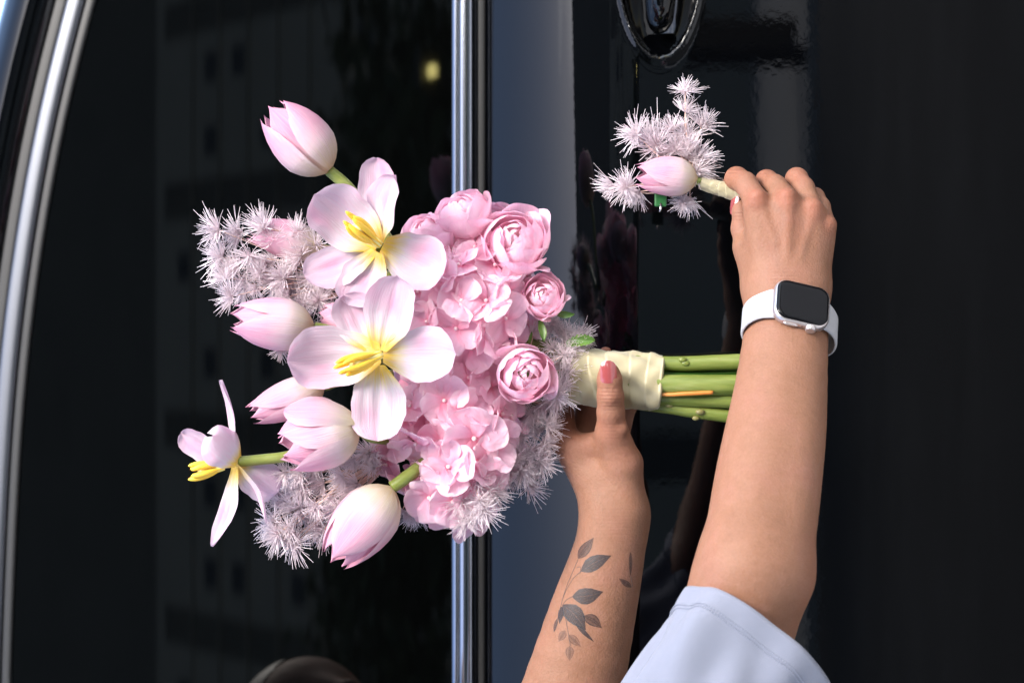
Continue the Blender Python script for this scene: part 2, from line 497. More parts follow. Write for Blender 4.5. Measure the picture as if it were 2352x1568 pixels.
def tower(label, x0, x1, y, h, cols, z_from, z_to, floor_h=6.0):
    t = empty('apartment_tower', ((x0 + x1) / 2, y, 0), label, 'tower', 'apartment towers across the road')
    w = MB(); w.add(*box(x0, x1, y - 18, y, 0, h)); w.build('wall', M['tower'], t, smooth=False)
    # near-flush dark strips between the window bays, painted as the shade of recesses
    n = len(cols)
    for (a, b) in cols:
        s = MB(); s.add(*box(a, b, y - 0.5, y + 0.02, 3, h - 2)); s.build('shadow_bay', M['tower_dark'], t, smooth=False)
    win = MB(); win.add(*box(-0.95, 0.95, -0.03, 0.03, 0, 2.7)); first = None
    z = z_from
    xs = []
    edges = sorted([x0 + 1.2] + [e for c in cols for e in c] + [x1 - 1.2])
    for a, b in zip(edges[::2], edges[1::2]):
        k = max(1, int((b - a) / 4.6))
        xs += [a + (i + 0.5) * (b - a) / k for i in range(k)]
    wr_ = np.random.default_rng(int(abs(x0)) + 2)
    while z < z_to:
        for x in xs:
            if wr_.uniform() < .28:
                continue
            if first is None:
                o = win.build('window', M['pane'], t, smooth=False); first = o.data
                o.location = (x, y + 0.02, z)
            else:
                o = link('window', first, t); o.location = (x, y + 0.02, z)
        z += floor_h
    sl = MB()
    z = z_from - 0.8
    while z < z_to:
        sl.add(*box(x0 - 0.25, x1 + 0.25, y, y + 0.35, z, z + 0.22)); z += floor_h
    s = sl.build('floor_band', M['tower'], t, smooth=False); s['kind'] = 'stuff'

tower('pale rendered apartment tower, widest of the three across the road', -34, 30, -112, 108, [(-20, -17.5), (-7, -4.5), (8, 10.5), (20, 22.5)], 64, 104)
cr = MB()                                                  # unseen crown added to darken the glass reflection, sloped to shape the sky band
tops = [(-42, 156), (-16, 155), (-11, 155), (-6, 156), (-2, 158), (3, 164), (6, 168), (9, 186), (36, 205)]
cv = [(x, y, z) for x, zt in tops for y in (-140, -112.5) for z in (108, zt)]
cf = []
for k in range(len(tops) - 1):
    i = 4 * k
    cf += [(i, i + 1, i + 5, i + 4), (i + 2, i + 6, i + 7, i + 3), (i + 1, i + 3, i + 7, i + 5), (i, i + 4, i + 6, i + 2)]
cf += [(0, 2, 3, 1), (4 * len(tops) - 4, 4 * len(tops) - 3, 4 * len(tops) - 1, 4 * len(tops) - 2)]
cr.add(cv, cf)
cr.build('reflection_block', M['tower_mid'], bpy.data.objects['apartment_tower'], smooth=False)
tower('low pale apartment tower on the far right across the road', 44, 66, -112, 40, [(53, 56)], 20, 38)
tower('pale apartment tower on the far left beyond the gap', -96, -62, -120, 84, [(-80, -77)], 64, 76)

def tree(x, y, h, label, rx=3.2, zc_=None, rz=None, n=5200):
    t = empty('street_tree', (x, y, 0.13), label, 'tree', 'street trees across the road')
    v, f, uv = tube([(x, y, 0.1), (x + .1, y, h * .3), (x - .1, y + .1, h * .6), (x, y, h * .9)], [.2, .15, .1, .03], 8)
    mesh_obj('trunk', v, f, M['bark'], t, uv)
    r = np.random.default_rng(int(abs(x) * 10) + 3)
    zc_ = zc_ or h * .66; rz = rz or h * .34
    cl = r.normal(size=(26, 3)); cl /= np.linalg.norm(cl, axis=1)[:, None]
    cl *= r.uniform(.25, 1, (26, 1)) ** .5
    c = cl[r.integers(0, 26, n)] * np.array([rx, 2.6, rz]) + r.normal(size=(n, 3)) * 0.62 + np.array([x, y, zc_])
    a = r.normal(size=(n, 3)); a /= np.linalg.norm(a, axis=1)[:, None]
    b = np.cross(a, r.normal(size=(n, 3))); b /= np.linalg.norm(b, axis=1)[:, None]
    s = r.uniform(.14, .26, (n, 1))
    vv = np.stack([c - a * s, c + b * s * .6, c + a * s, c - b * s * .6], 1).reshape(-1, 3)
    mesh_obj('crown', vv, [(4 * i, 4 * i + 1, 4 * i + 2, 4 * i + 3) for i in range(n)], M['foliage'], t, smooth=False)
for i, (x, y, h) in enumerate([(-15, -21, 13), (-8.5, -20, 14.5), (-2.6, -21, 15), (2.9, -20, 14.5)]):
    tree(x, y, h, ['leftmost of the four street trees across the road', 'second street tree from the left', 'tallest street tree, third from the left', 'rightmost street tree, just behind the lamp'][i])

LX, LY, LZ = 2.28, -16.4, 8.3
lampt = empty('street_lamp', (LX, LY, 0.13), 'lit street lamp standing before the trees across the road', 'street lamp')
v, f, uv = tube([(LX, LY, 0.12), (LX, LY, 4), (LX, LY, LZ + .2), (LX, LY + .25, LZ + .5), (LX, LY + .9, LZ + .55)], [.09, .075, .055, .05, .045], 10)
mesh_obj('pole', v, f, M['rubber'], lampt, uv)
hd_ = MB(); hd_.add(*box(LX - .16, LX + .16, LY + .6, LY + 1.3, LZ + .46, LZ + .60)); hd_.build('lamp_head', M['rubber'], lampt, smooth=False)
v, f, uv = tube([(LX, LY + .95, LZ + .46), (LX, LY + .95, LZ + .40), (LX, LY + .95, LZ + .30), (LX, LY + .95, LZ + .24)], [.026, .03, .026, .012], 14)
mesh_obj('bulb', v, f, M['lamp'], lampt, uv)

# ================================================================== car
BX, BY = -2.0, 2.2                       # car extent along X
ZB = 1.2519                              # belt line
def zc(px, y=0.22):
    return CZ + (1176 - px) * S(y)
def y_glass(z):
    h = z - ZB
    return 0.222 + 0.20 * h + 0.23 * h * h
car = empty('parked_car', (0, 0.95, 0), 'glossy black car with chrome window trim standing behind the bouquet', 'car')

# upper edge of the window along the car (falls to the right of the real car = picture top)
top_px = np.array([[-900, 520], [-500, 360], [-200, 258], [0, 206], [150, 164], [300, 130], [450, 102], [600, 78], [750, 58], [900, 43], [1050, 32], [1250, 22], [1568, 10], [2000, 0], [3200, 10], [5000, 60], [6500, 200]], float)
XS = np.linspace(BX, BY, 150)
def on_glass(px, py):
    z = CZ + (1176 - px) * S(0.32)
    for _ in range(6):
        y = y_glass(z); z = CZ + (1176 - px) * S(y)
    return (784 - py) * S(y), z
pts = np.array([on_glass(a, b) for b, a in top_px])
order = np.argsort(pts[:, 0])
def z_top(x):
    return np.interp(x, pts[order, 0], pts[order, 1])
# smooth the polyline
xx = np.linspace(BX - .2, BY + .2, 400); zz = z_top(xx)
ker = np.hanning(25); ker /= ker.sum()
zz = np.convolve(np.pad(zz, 12, mode='edge'), ker, 'valid')
def z_top(x):
    return np.interp(x, xx, zz)

def grid_mesh(name, G, mat, parent, smooth=True, flip=False):
    nu, nv = G.shape[:2]
    f = []
    for i in range(nu - 1):
        for j in range(nv - 1):
            q = (i * nv + j, (i + 1) * nv + j, (i + 1) * nv + j + 1, i * nv + j + 1)
            f.append(q[::-1] if flip else q)
    return mesh_obj(name, G.reshape(-1, 3), f, mat, parent, smooth=smooth)

# window glass, bowed lengthwise a little as well
def lateral(x):
    return 0.012 * x * x
G = np.array([[(x, y_glass(z) + lateral(x), z) for z in np.linspace(ZB - 0.015, z_top(x) + 0.004, 40)] for x in XS])
grid_mesh('window_glass', G, M['glass'], car)

def sweep(name, path_fn, prof, mat, closed=False):
    """prof: list of (outward, along-up) offsets swept along X"""
    G = []
    for x in XS:
        y, z, ny, nz = path_fn(x)
        G.append([(x, y - a * nz * 1.0 * 1 - b * 0 + 0, z) if False else (x, y - a * nz + b * ny, z + a * ny + b * nz) for a, b in prof])
    return grid_mesh(name, np.array(G), mat, car)
# local frame on the side of the car: n = outward normal (0,-nz,ny), t = up along the surface (0, ny, nz)
def frame_at(z, x):
    sl = 0.20 + 0.46 * (z - ZB)
    k = math.hypot(1, sl)
    return y_glass(z) + lateral(x), z, sl / k, 1 / k
def rnd(w, h, n=9, p=3.0):
    a = np.linspace(0, math.pi, n)
    return [(h * abs(math.sin(t)) ** (2 / p), -math.cos(t) * w / 2 if True else 0) for t in a]
def rim(w, h, off, n=11):
    """rounded strip profile of width w, proud by h, centre shifted by off along the surface"""
    out = [(-0.004, off - w / 2)]
    for t in np.linspace(0, math.pi, n):
        c = -math.cos(t)
        out.append((h * math.sin(t) ** 0.45, off + (w / 2) * (abs(c) ** 0.8) * (1 if c > 0 else -1)))
    out.append((-0.004, off + w / 2))
    return out
# gasket under the top trim, the bright trim itself, then the black frame channel
sweep('window_gasket', lambda x: frame_at(z_top(x), x), rim(0.010, 0.003, -0.002), M['rubber'])
sweep('upper_chrome_trim', lambda x: frame_at(z_top(x), x), rim(0.0185, 0.006, 0.0125, 15), M['satin'])
sweep('frame_seal', lambda x: frame_at(z_top(x), x), rim(0.012, 0.002, 0.028), M['rubber'])
# roof side rail and roof: a soft convex rail, a groove, then the roof turning over
G = []
for x in XS:
    y0, z0, ny, nz = frame_at(z_top(x), x)
    row = []
    prof = [(-0.004, 0.033), (0.002, 0.035), (0.0075, 0.041), (0.010, 0.050), (0.0095, 0.060), (0.006, 0.070), (-0.001, 0.080), (-0.010, 0.090), (-0.022, 0.100),
            (-0.040, 0.112), (-0.066, 0.124), (-0.11, 0.138), (-0.20, 0.150), (-0.42, 0.160)]
    for a, b in spline([(p[0], p[1], 0) for p in prof], 44)[:, :2]:
        row.append((x, y0 - a * nz + b * ny, z0 + a * ny + b * nz))
    row.append((x, 1.7, row[-1][2]))
    G.append(row)
grid_mesh('roof', np.array(G), M['paint'], car)
# belt line: bright strip with a step, then rubber
Z1, Z2 = zc(1036), zc(1096)
def belt(x):
    return 0.2185 + lateral(x), (Z1 + Z2) / 2, 0.10, 0.995
wB = (Z1 - Z2)
prof = [(-0.006, wB / 2), (0.001, wB / 2 - 0.0004), (0.0038, wB * 0.44), (0.0060, wB * 0.33), (0.0066, wB * 0.22), (0.0055, wB * 0.16),
        (0.0066, wB * 0.10), (0.0082, -wB * 0.08), (0.0080, -wB * 0.28), (0.0050, -wB * 0.43), (0.0010, -wB / 2), (-0.006, -wB / 2 - 0.0003)]
prof = [tuple(p) for p in spline([(a, b, 0) for a, b in prof], 40)[:, :2]]
sweep('belt_chrome_trim', belt, prof[::-1], M['chrome'])
sweep('belt_rubber', lambda x: (0.2195 + lateral(x), Z2 - 0.0045, 0.1, 0.995), rim(0.0098, 0.004, 0), M['rubber'])
# door skin: shoulder rolls out, a crease, then the near-vertical flank
def door_profile():
    # tilt of the skin (degrees from vertical) down the door, integrated
    tl = [(1104, 80), (1112, 62), (1135, 52), (1200, 43), (1280, 34), (1360, 26), (1430, 19), (1449, 16), (1456, 2.5), (1500, 3), (1700, 2.5), (2000, 1), (2300, -2), (2600, -5), (3000, -9), (3400, -6), (3600, -25), (3850, -40)]
    px = np.concatenate([np.linspace(1104, 1500, 110), np.linspace(1510, 3850, 90)])
    t_ = np.tan(np.radians(np.interp(px, *zip(*tl))))
    z = np.array([zc(p) for p in px])
    y = 0.224 + np.concatenate([[0], np.cumsum((t_[1:] + t_[:-1]) / 2 * np.diff(z))])
    return np.stack([y, z], 1)
DP = door_profile()
def door_y(z):
    return np.interp(z, DP[::-1, 1], DP[::-1, 0])
# handle bowl pressed into the skin (picture top, right of the crease)
HX = (784 - (-110)) * S(0.15); HZ = zc(1510, 0.15)
def bowl(x, z):
    q = ((x - HX) / 0.088) ** 2 + ((z - HZ) / 0.034) ** 2
    if q < 1.0:
        return 0.030 * (1 - q) ** 0.75
    return -0.0016 * math.exp(-((math.sqrt(q) - 1.02) / 0.07) ** 2)
xsd = np.unique(np.concatenate([XS, np.linspace(HX - 0.11, HX + 0.11, 90)]))
dz = np.unique(np.concatenate([DP[:, 1], np.linspace(HZ - 0.045, HZ + 0.045, 50)]))[::-1]
G = np.array([[(x, door_y(z) + lateral(x) + bowl(x, z), z) for z in dz] for x in xsd])
grid_mesh('door_panel', G, M['paint'], car, flip=True)
# far side and underside close the body
bb = MB(); bb.add(*box(BX, BY, 0.42, 1.70, 0.24, 1.40)); bb.build('body_shell', M['paint'], car, smooth=False)
# handle: a bar across the bowl
hp = spline([(HX - 0.066, door_y(HZ) + 0.010, HZ), (HX - 0.055, door_y(HZ) - 0.006, HZ), (HX - 0.03, door_y(HZ) - 0.014, HZ), (HX + 0.05, door_y(HZ) - 0.016, HZ), (HX + 0.12, door_y(HZ) - 0.010, HZ)], 24)
hr = np.interp(np.linspace(0, 1, 24), [0, .06, .2, .5, 1], [0.003, 0.008, 0.0115, 0.013, 0.013])
v, f, uv = tube(hp, hr, 16)
hd = mesh_obj('door_handle', v, f, M['paint'], car, uv)
v, f, uv = tube(hp[3:] + np.array([0, -0.0098, 0.0035]), np.interp(np.linspace(0, 1, 21), [0, .2, 1], [0.0006, 0.0012, 0.0013]), 8)  # thin bright strip added to stand for the highlight along the handle
mesh_obj('highlight_strip', v, f, M['chrome'], hd, uv)

# ================================================================== person: implicit surface -> mesh
def cone_d(p, a, b, ra, rb):
    ab = b - a
    t = np.clip(((p - a) @ ab) / (ab @ ab + 1e-12), 0, 1)
    return np.linalg.norm(p - a - t[:, None] * ab, axis=1) - (ra + t * (rb - ra))

def smin(a, b, k):
    h = np.maximum(k - np.abs(a - b), 0) / k
    return np.minimum(a, b) - h * h * k * 0.25

def surf_nets(fun, lo, hi, h, blk=8):
    lo, hi = np.asarray(lo, float), np.asarray(hi, float)
    nb = np.ceil((hi - lo) / (h * blk)).astype(int)
    n = nb * blk
    ci = np.stack(np.meshgrid(*[np.arange(k) for k in nb], indexing='ij'), -1).reshape(-1, 3)
    cen = lo + (ci + 0.5) * h * blk
    dc = fun(cen)
    act = np.abs(dc) < h * blk * 1.35
    F = np.repeat(np.repeat(np.repeat(dc.reshape(nb), blk, 0), blk, 1), blk, 2).astype(np.float32)
    F = np.where(np.abs(F) < 1e-6, 1e-6, F)
    loc = np.stack(np.meshgrid(*[np.arange(blk)] * 3, indexing='ij'), -1).reshape(-1, 3)
    idx = (ci[act][:, None] * blk + loc[None]).reshape(-1, 3)
    val = np.concatenate([fun(lo + q * h) for q in np.array_split(idx, max(1, len(idx) // 400000))])
    F[idx[:, 0], idx[:, 1], idx[:, 2]] = val
    s = F < 0
    c = [s[i:n[0] - 1 + i, j:n[1] - 1 + j, k:n[2] - 1 + k] for i in (0, 1) for j in (0, 1) for k in (0, 1)]
    cnt = sum(x.astype(np.int8) for x in c)
    cell = np.argwhere((cnt > 0) & (cnt < 8))
    cid = -np.ones(n - 1, dtype=np.int64)
    cid[cell[:, 0], cell[:, 1], cell[:, 2]] = np.arange(len(cell))
    acc = np.zeros((len(cell), 3)); w = np.zeros(len(cell))
    corners = [(i, j, k) for i in (0, 1) for j in (0, 1) for k in (0, 1)]
    vals = {q: F[cell[:, 0] + q[0], cell[:, 1] + q[1], cell[:, 2] + q[2]] for q in corners}
    for a in corners:
        for ax in range(3):
            if a[ax] == 0:
                b = list(a); b[ax] = 1; b = tuple(b)
                va, vb = vals[a], vals[b]
                m = (va < 0) != (vb < 0)
                t = np.where(m, va / np.where(m, va - vb, 1), 0)
                p = np.array(a, float)[None] + t[:, None] * (np.array(b) - np.array(a))[None]
                acc[m] += p[m]; w[m] += 1
    V = lo + (cell + acc / w[:, None]) * h
    faces = []
    for ax in range(3):
        o1, o2 = [(1, 2), (2, 0), (0, 1)][ax]
        sl0 = [slice(1, None)] * 3; sl1 = [slice(1, None)] * 3
        sl0[ax] = slice(0, n[ax] - 1); sl1[ax] = slice(1, n[ax])
        e = np.argwhere(s[tuple(sl0)] != s[tuple(sl1)])
        off = np.ones(3, int); off[ax] = 0
        e = e + off
        ok = np.all(e <= n - 2, axis=1)
        e = e[ok]
        d1 = np.zeros(3, int); d1[o1] = 1
        d2 = np.zeros(3, int); d2[o2] = 1
        q = [cid[tuple((e - a).T)] for a in (d1 + d2, d2, np.zeros(3, int), d1)]
        q = np.stack(q, 1)
        neg = s[tuple(e.T)]
        q[~neg] = q[~neg][:, ::-1]
        faces.append(q[np.all(q >= 0, axis=1)])
    return V, np.vstack(faces)

def sdf_of(parts):
    """parts: list of (k, [chains]) ; chain: list of (px,py,d,r). Each group is blended inside with its own k, then onto the body with kb"""
    groups = []
    for kin, kout, chains in parts:
        prims = []
        for ch in chains:
            q = [(W(a, b, d), r * S(d * U)) for a, b, d, r in ch]
            if len(q) == 1:
                q = q * 2
            prims.append([(q[i][0], q[i + 1][0], q[i][1], q[i + 1][1]) for i in range(len(q) - 1)])
        groups.append((kin * U, kout * U, prims))
    def fun(p):
        tot = None
        for kin, kout, prims in groups:
            gd = None
            for ch in prims:
                cd = None
                for a, b, ra, rb in ch:
                    x = cone_d(p, a, b, ra, rb)
                    cd = x if cd is None else smin(cd, x, 9 * U)
                gd = cd if gd is None else smin(gd, cd, kin)
            tot = gd if tot is None else smin(tot, gd, kout)
        return tot
    return fun

def dense(ch, n=18):
    return [tuple(q) for q in np.stack([spline(np.array([(c[0], c[1], c[2]) for c in ch]), n)[:, k] for k in range(3)] + [spline(np.array([(c[3], 0, 0) for c in ch]), n)[:, 0]], 1)]

def double(ch, w=0.24, r=0.80, ax=(1, 0)):
    """an oval limb: two parallel chains"""
    out = []
    ch = dense(ch)
    for s in (-1, 1):
        out.append([(x + s * w * hw * ax[0], y + s * w * hw * ax[1], d, hw * r) for x, y, d, hw in ch])
    return out

R0 = -150
def rh(chain):
    return [(a, b, d + R0, r) for a, b, d, r in chain]
fore_r = [(1808, 690, -150, 90), (1804, 780, -192, 92), (1793, 900, -250, 101), (1780, 1000, -305, 110), (1765, 1100, -360, 116), (1751, 1200, -412, 119), (1735, 1300, -462, 119)]
right_arm = [
    (40, 40, double(fore_r)),
    (20, 26, [dense([(1712, 1300, -508, 70), (1728, 1160, -432, 68), (1766, 990, -334, 56), (1790, 870, -262, 44)], 14)]),
    (50, 60, [dense([(1728, 1310, -470, 116), (1668, 1450, -448, 116), (1625, 1560, -425, 92), (1540, 1720, -390, 84), (1310, 1965, -320, 100)]),
              [(1790, 1340, -455, 60), (1755, 1440, -440, 72)]]),
    (26, 50, [rh([(1772, 655, 5, 52), (1742, 478, 0, 36)]), rh([(1805, 660, 0, 55), (1805, 478, -6, 40)]),
              rh([(1842, 655, 8, 50), (1862, 500, 2, 38)]), rh([(1866, 635, 22, 40), (1884, 545, 18, 35)]),
              rh([(1748, 640, 30, 46), (1716, 568, 42, 33)])]),
    (2, 11, [rh([(1738, 462, -4, 29), (1712, 422, 40, 26), (1692, 410, 70, 26), (1676, 432, 118, 22)]),
             rh([(1806, 460, -8, 30), (1780, 428, 45, 26), (1761, 416, 78, 25), (1738, 470, 130, 22)]),
             rh([(1864, 482, 0, 28), (1845, 432, 50, 25), (1830, 411, 82, 25), (1802, 475, 135, 21)]),
             rh([(1896, 520, 12, 25), (1884, 475, 50, 22), (1872, 453, 78, 21), (1845, 512, 122, 18)]),
             rh([(1720, 575, 50, 32), (1706, 525, 64, 26), (1701, 484, 74, 19), (1700, 474, 75, 16)])]),
    (5, 14, [rh([(1740, 452, -24, 17), (1742, 462, -24, 15)]), rh([(1808, 450, -31, 18), (1808, 466, -30, 16)]),
             rh([(1867, 474, -18, 17), (1866, 490, -18, 14)]), rh([(1902, 513, 0, 16)])]),
    (4, 13, [rh([(1806, 630, -45, 5), (1812, 470, -37, 8)]), rh([(1782, 560, -38, 3), (1745, 468, -26, 6)]),
             rh([(1834, 600, -40, 4), (1866, 492, -25, 7)])]),
]
left_arm = [
    (40, 40, double([(1414, 1195, -5, 70), (1393, 1290, 0, 80), (1363, 1400, 12, 94), (1319, 1568, 30, 110), (1262, 1760, 55, 122), (1225, 1900, 80, 118)], 0.18, 0.85)),
    (50, 60, [[(1225, 1900, 80, 118), (1080, 2070, 160, 125), (930, 2230, 240, 140)]]),
    (30, 45, [[(1412, 1195, 0, 60), (1395, 1095, 8, 62)],
              [(1440, 1150, -22, 42), (1432, 1065, -42, 44), (1405, 992, -66, 36)],
              [(1442, 1165, 42, 44), (1425, 1060, 66, 44)],
              [(1385, 1140, 0, 52), (1298, 1015, 20, 33)], [(1395, 1140, 40, 50), (1335, 1018, 72, 33)],
              [(1405, 1130, 60, 46), (1375, 1018, 102, 31)], [(1415, 1120, 70, 44), (1412, 1022, 112, 28)]]),
    (22, 30, [[(1405, 1012, -45, 28), (1340, 1022, 0, 26)]]),
    (3, 14, [[(1294, 1002, 22, 32), (1290, 935, 78, 27), (1314, 850, 96, 23), (1335, 812, 72, 17)],
             [(1338, 1010, 75, 31), (1352, 920, 118, 26), (1375, 842, 110, 21), (1391, 811, 88, 15)],
             [(1378, 1012, 105, 29), (1402, 915, 128, 25), (1425, 850, 116, 20)],
             [(1415, 1020, 115, 26), (1440, 930, 120, 22), (1450, 866, 108, 18)],
             [(1405, 995, -68, 35), (1403, 945, -90, 31), (1402, 910, -101, 30), (1400, 872, -105, 28), (1399, 856, -104, 24)]]),
    (4, 10, [[(1402, 915, -122, 12)], [(1428, 985, -92, 14)]]),
]
def mesh_sdf(parts, h, pad=30):
    allp = np.array([c for _, _, chs in parts for ch in chs for c in ch])
    cs = np.array([W(a, b, d) for a, b, d, r in allp]); rr = (allp[:, 3].max() * 0 + allp[:, 3:4] + pad) * U * 1.1
    return surf_nets(sdf_of(parts), (cs - rr).min(0), (cs + rr).max(0), h)
VR, FR = mesh_sdf(right_arm, 0.00135)
VL, FL = mesh_sdf(left_arm, 0.00135)

# torso, head and legs, out of the picture but mirrored in the glass
sh_r, sh_l = W(1290, 1960, -320), W(930, 2230, 240)
mid = (sh_r + sh_l) / 2
neck = mid + np.array([0.05, 0.01, 0.07]); head = np.array([-0.405, 0.02, 1.50])
hip = np.array([mid[0] - 0.20, mid[1] - 0.05, 0.78])
fwd = nrm([0.8, 0.55, 0])
side = nrm(np.cross([0, 0, 1], fwd))          # towards the person's left
def fun_of(pr, k):
    def fun(p):
        t = None
        for a, b, ra, rb in pr:
            x = cone_d(p, np.asarray(a, float), np.asarray(b, float), ra, rb)
            t = x if t is None else smin(t, x, k)
        return t
    return fun
def face_pts():
    f = nrm(fwd + np.array([0.1, 0, -0.35])); u = nrm(np.array([0, 0, 1.0]) - f * f[2])
    s = np.cross(u, f)
    return f, u, s
hf, hu, hs = face_pts()
torso = [(sh_r, mid, .055, .085), (sh_l, mid, .055, .085), (mid + [0, 0, -.06], hip, .115, .115), (mid + side * .06, hip + side * .07, .09, .11), (mid - side * .06, hip - side * .07, .09, .11),
         (mid + [0, 0, .01], head - hu * .05, .056, .050),
         (head + hu * .02 - hf * .018, head + hu * .025 + hf * .012, .086, .082), (head - hu * .06 + hf * .03, head - hu * .085 + hf * .05, .052, .026),
         (head - hu * .005 + hf * .088, head - hu * .028 + hf * .103, .008, .011), (head - hu * .058 + hf * .082, head - hu * .060 + hf * .084, .012, .012)]
for sg in (-1, 1):
    torso += [(head + hs * sg * .084 - hu * .005, head + hs * sg * .088 - hu * .03, .014, .010)]
knee = {}
for sg in (-1, 1):
    kn = hip + side * sg * .10 + fwd * .06 + np.array([0, 0, -.36]); ft = np.array([kn[0] - .04, kn[1], 0.18])
    torso += [(hip + side * sg * .08 - [0, 0, .04], kn, .088, .06), (kn, ft, .056, .042), (ft - [0, 0, .02], ft + fwd * .14 - [0, 0, .03], .04, .03)]
allc = np.array([q for a, b, _, _ in torso for q in (a, b)])
VT, FT = surf_nets(fun_of(torso, 0.035), allc.min(0) - .16, allc.max(0) + .16, 0.008)
person = empty('person', (hip[0], hip[1], 0), 'person in a pale t-shirt with a tattooed forearm reaching in with both hands', 'person')
V = np.vstack([VR, VL, VT]); F = np.vstack([FR, FL + len(VR), FT + len(VR) + len(VL)])
body = mesh_obj('body', V, F, M['skin'], person)
# blood flush over knuckles, fingertips and elbow
fl = np.zeros(len(V), dtype=np.float32)
for (a, b, d, r, s) in [(1740, 450, -190, 34, .55), (1808, 450, -195, 36, .6), (1868, 476, -185, 34, .5), (1905, 512, -160, 30, .5), (1760, 400, -90, 40, .35), (1828, 395, -90, 40, .35), (1690, 400, -90, 40, .4),
                        (1815, 520, -195, 60, .25), (1402, 905, -130, 45, .25), (1400, 850, -130, 40, .4), (1405, 985, -100, 45, .35), (1450, 1020, -80, 50, .25), (1300, 980, 0, 70, .5), (1345, 930, 90, 70, .6),
                        (1400, 1000, -60, 40, .3), (1840, 1320, -430, 90, .35), (1480, 1160, 40, 40, .4), (1392, 805, 80, 40, .5)]:
    q = np.linalg.norm(V - W(a, b, d), axis=1) / (r * U)
    fl = np.maximum(fl, s * np.exp(-q * q))
def field(spots):
    out = np.zeros(len(V), dtype=np.float32)
    for (a, b, d, r, s_) in spots:
        q = np.linalg.norm(V - W(a, b, d), axis=1) / (r * U)
        out = np.maximum(out, s_ * np.exp(-q ** 4))
    return out
def line_field(lines):
    out = np.zeros(len(V), dtype=np.float32)
    for pts_, wd, s_ in lines:
        for q in spline([W(*p) for p in pts_], 40):
            e = np.linalg.norm(V - q, axis=1) / (wd * U)
            out = np.maximum(out, s_ * np.exp(-e * e))
    return out
for nm, fv in (('crease', field([(1402, 913, -128, 26, .9), (1402, 925, -126, 22, .9), (1690, 392, -95, 16, .5), (1760, 398, -80, 16, .45), (1829, 392, -75, 16, .45), (1700, 500, -90, 18, .6), (1408, 985, -100, 26, .4),
                              (1806, 648, -205, 40, .25), (1412, 1205, -75, 46, .22)])),
               ('vein', line_field([([(1790, 640, -205), (1782, 560, -200), (1800, 500, -195), (1776, 470, -185)], 7, .35), ([(1835, 650, -200), (1850, 560, -190), (1842, 500, -190)], 7, .3),
                                    ([(1420, 1250, -75), (1410, 1330, -78), (1425, 1420, -80)], 8, .3), ([(1800, 830, -270), (1770, 930, -330), (1765, 1060, -420)], 9, .25)]))):
    a_ = body.data.attributes.new(nm, 'FLOAT', 'POINT')
    a_.data.foreach_set('value', np.clip(fv, 0, 1).astype(np.float32))
at = body.data.attributes.new('flush', 'FLOAT', 'POINT')
at.data.foreach_set('value', np.clip(fl, 0, 1).astype(np.float32))

# nails
def nail(name, cuticle, tip, width, normal, rad):
    a, b = W(*cuticle), W(*tip)
    ax = b - a; L = np.linalg.norm(ax); ax /= L
    n = nrm(np.asarray(normal, float)); n = nrm(n - ax * (n @ ax)); s = np.cross(ax, n)
    nu, nv = 13, 15
    G = np.zeros((nu, nv, 3))
    for i, u in enumerate(np.linspace(-1, 1, nu)):
        for j, v in enumerate(np.linspace(0, 1, nv)):
            hw = width * U / 2 * (1 - 0.10 * v) * (math.sqrt(max(0, 1 - max(0, (v - .72) / .28) ** 2 * .92)))
            if v < .12:
                hw *= 0.80 + 0.2 * v / .12
            x = u * hw
            arch = rad * U * (math.cos(x / (rad * U)) - 1) + 0.0012 * math.sin(v * math.pi * .8)
            G[i, j] = a + ax * L * (v + (0.06 * (u * u) if v < .2 else 0)) + s * x + n * arch
    v, f, uv = sheet(G, 0.0006)
    return mesh_obj(name, v, f, M['nail'], person, uv)
nail('thumb_nail', (1399, 880, -135), (1396, 828, -131), 39, (0, -1, 0), 24)
nail('thumb_nail', (1683, 493, -82), (1690, 446, -76), 26, W(1600, 470, -180) - W(1700, 470, -80), 18)

# hair
hr_ = MB()
r = np.random.default_rng(3)
hv, hfc = surf_nets(fun_of([(head + hu * .035 - hf * .03, head + hu * .03 - hf * .005, .094, .094), (head - hf * .055 - hu * .02, head - hf * .09 - hu * .20, .06, .045)], .03), head - .36, head + .36, 0.008)
keep = ((hv - head) @ hf < .045) | ((hv - head) @ hu > .075)
hfc = hfc[keep[hfc].all(1)]
mesh_obj('hair', hv, hfc, M['hair'], person)
# trousers
tr = []
for sg in (-1, 1):
    kn = hip + side * sg * .10 + fwd * .06 + np.array([0, 0, -.36]); ft = np.array([kn[0] - .04, kn[1], 0.22])
    tr += [(hip + side * sg * .07, kn, .118, .08), (kn, ft, .078, .07)]
tr += [(hip, hip + [0, 0, .08], .13, .125)]
al = np.array([q for a, b, _, _ in tr for q in (a, b)])
tv, tf = surf_nets(fun_of(tr, .03), al.min(0) - .16, al.max(0) + .16, .01)
mesh_obj('trousers', tv, tf, M['denim'], person)

# t-shirt: torso shell + sleeves
shirt = MB()
ts = [(sh_r, mid, .075, .10), (sh_l, mid, .075, .10), (mid + [0, 0, -.06], hip + [0, 0, .02], .135, .15), (mid + side * .07, hip + side * .08, .105, .125), (mid - side * .07, hip - side * .08, .105, .125),
      (sh_l, W(1080, 2070, 160), .072, .075)]
al = np.array([q for a, b, _, _ in ts for q in (a, b)])
tv, tf = surf_nets(fun_of(ts, .04), al.min(0) - .2, al.max(0) + .2, .008)
nrmz = (tv - mid) @ np.array([0.15, 0.05, 1.0])
cut = np.linalg.norm((tv - (mid + np.array([.02, .01, .075]))), axis=1) > 0.068
tf = tf[cut[tf].all(1)]
shirt.add(tv, tf.tolist())
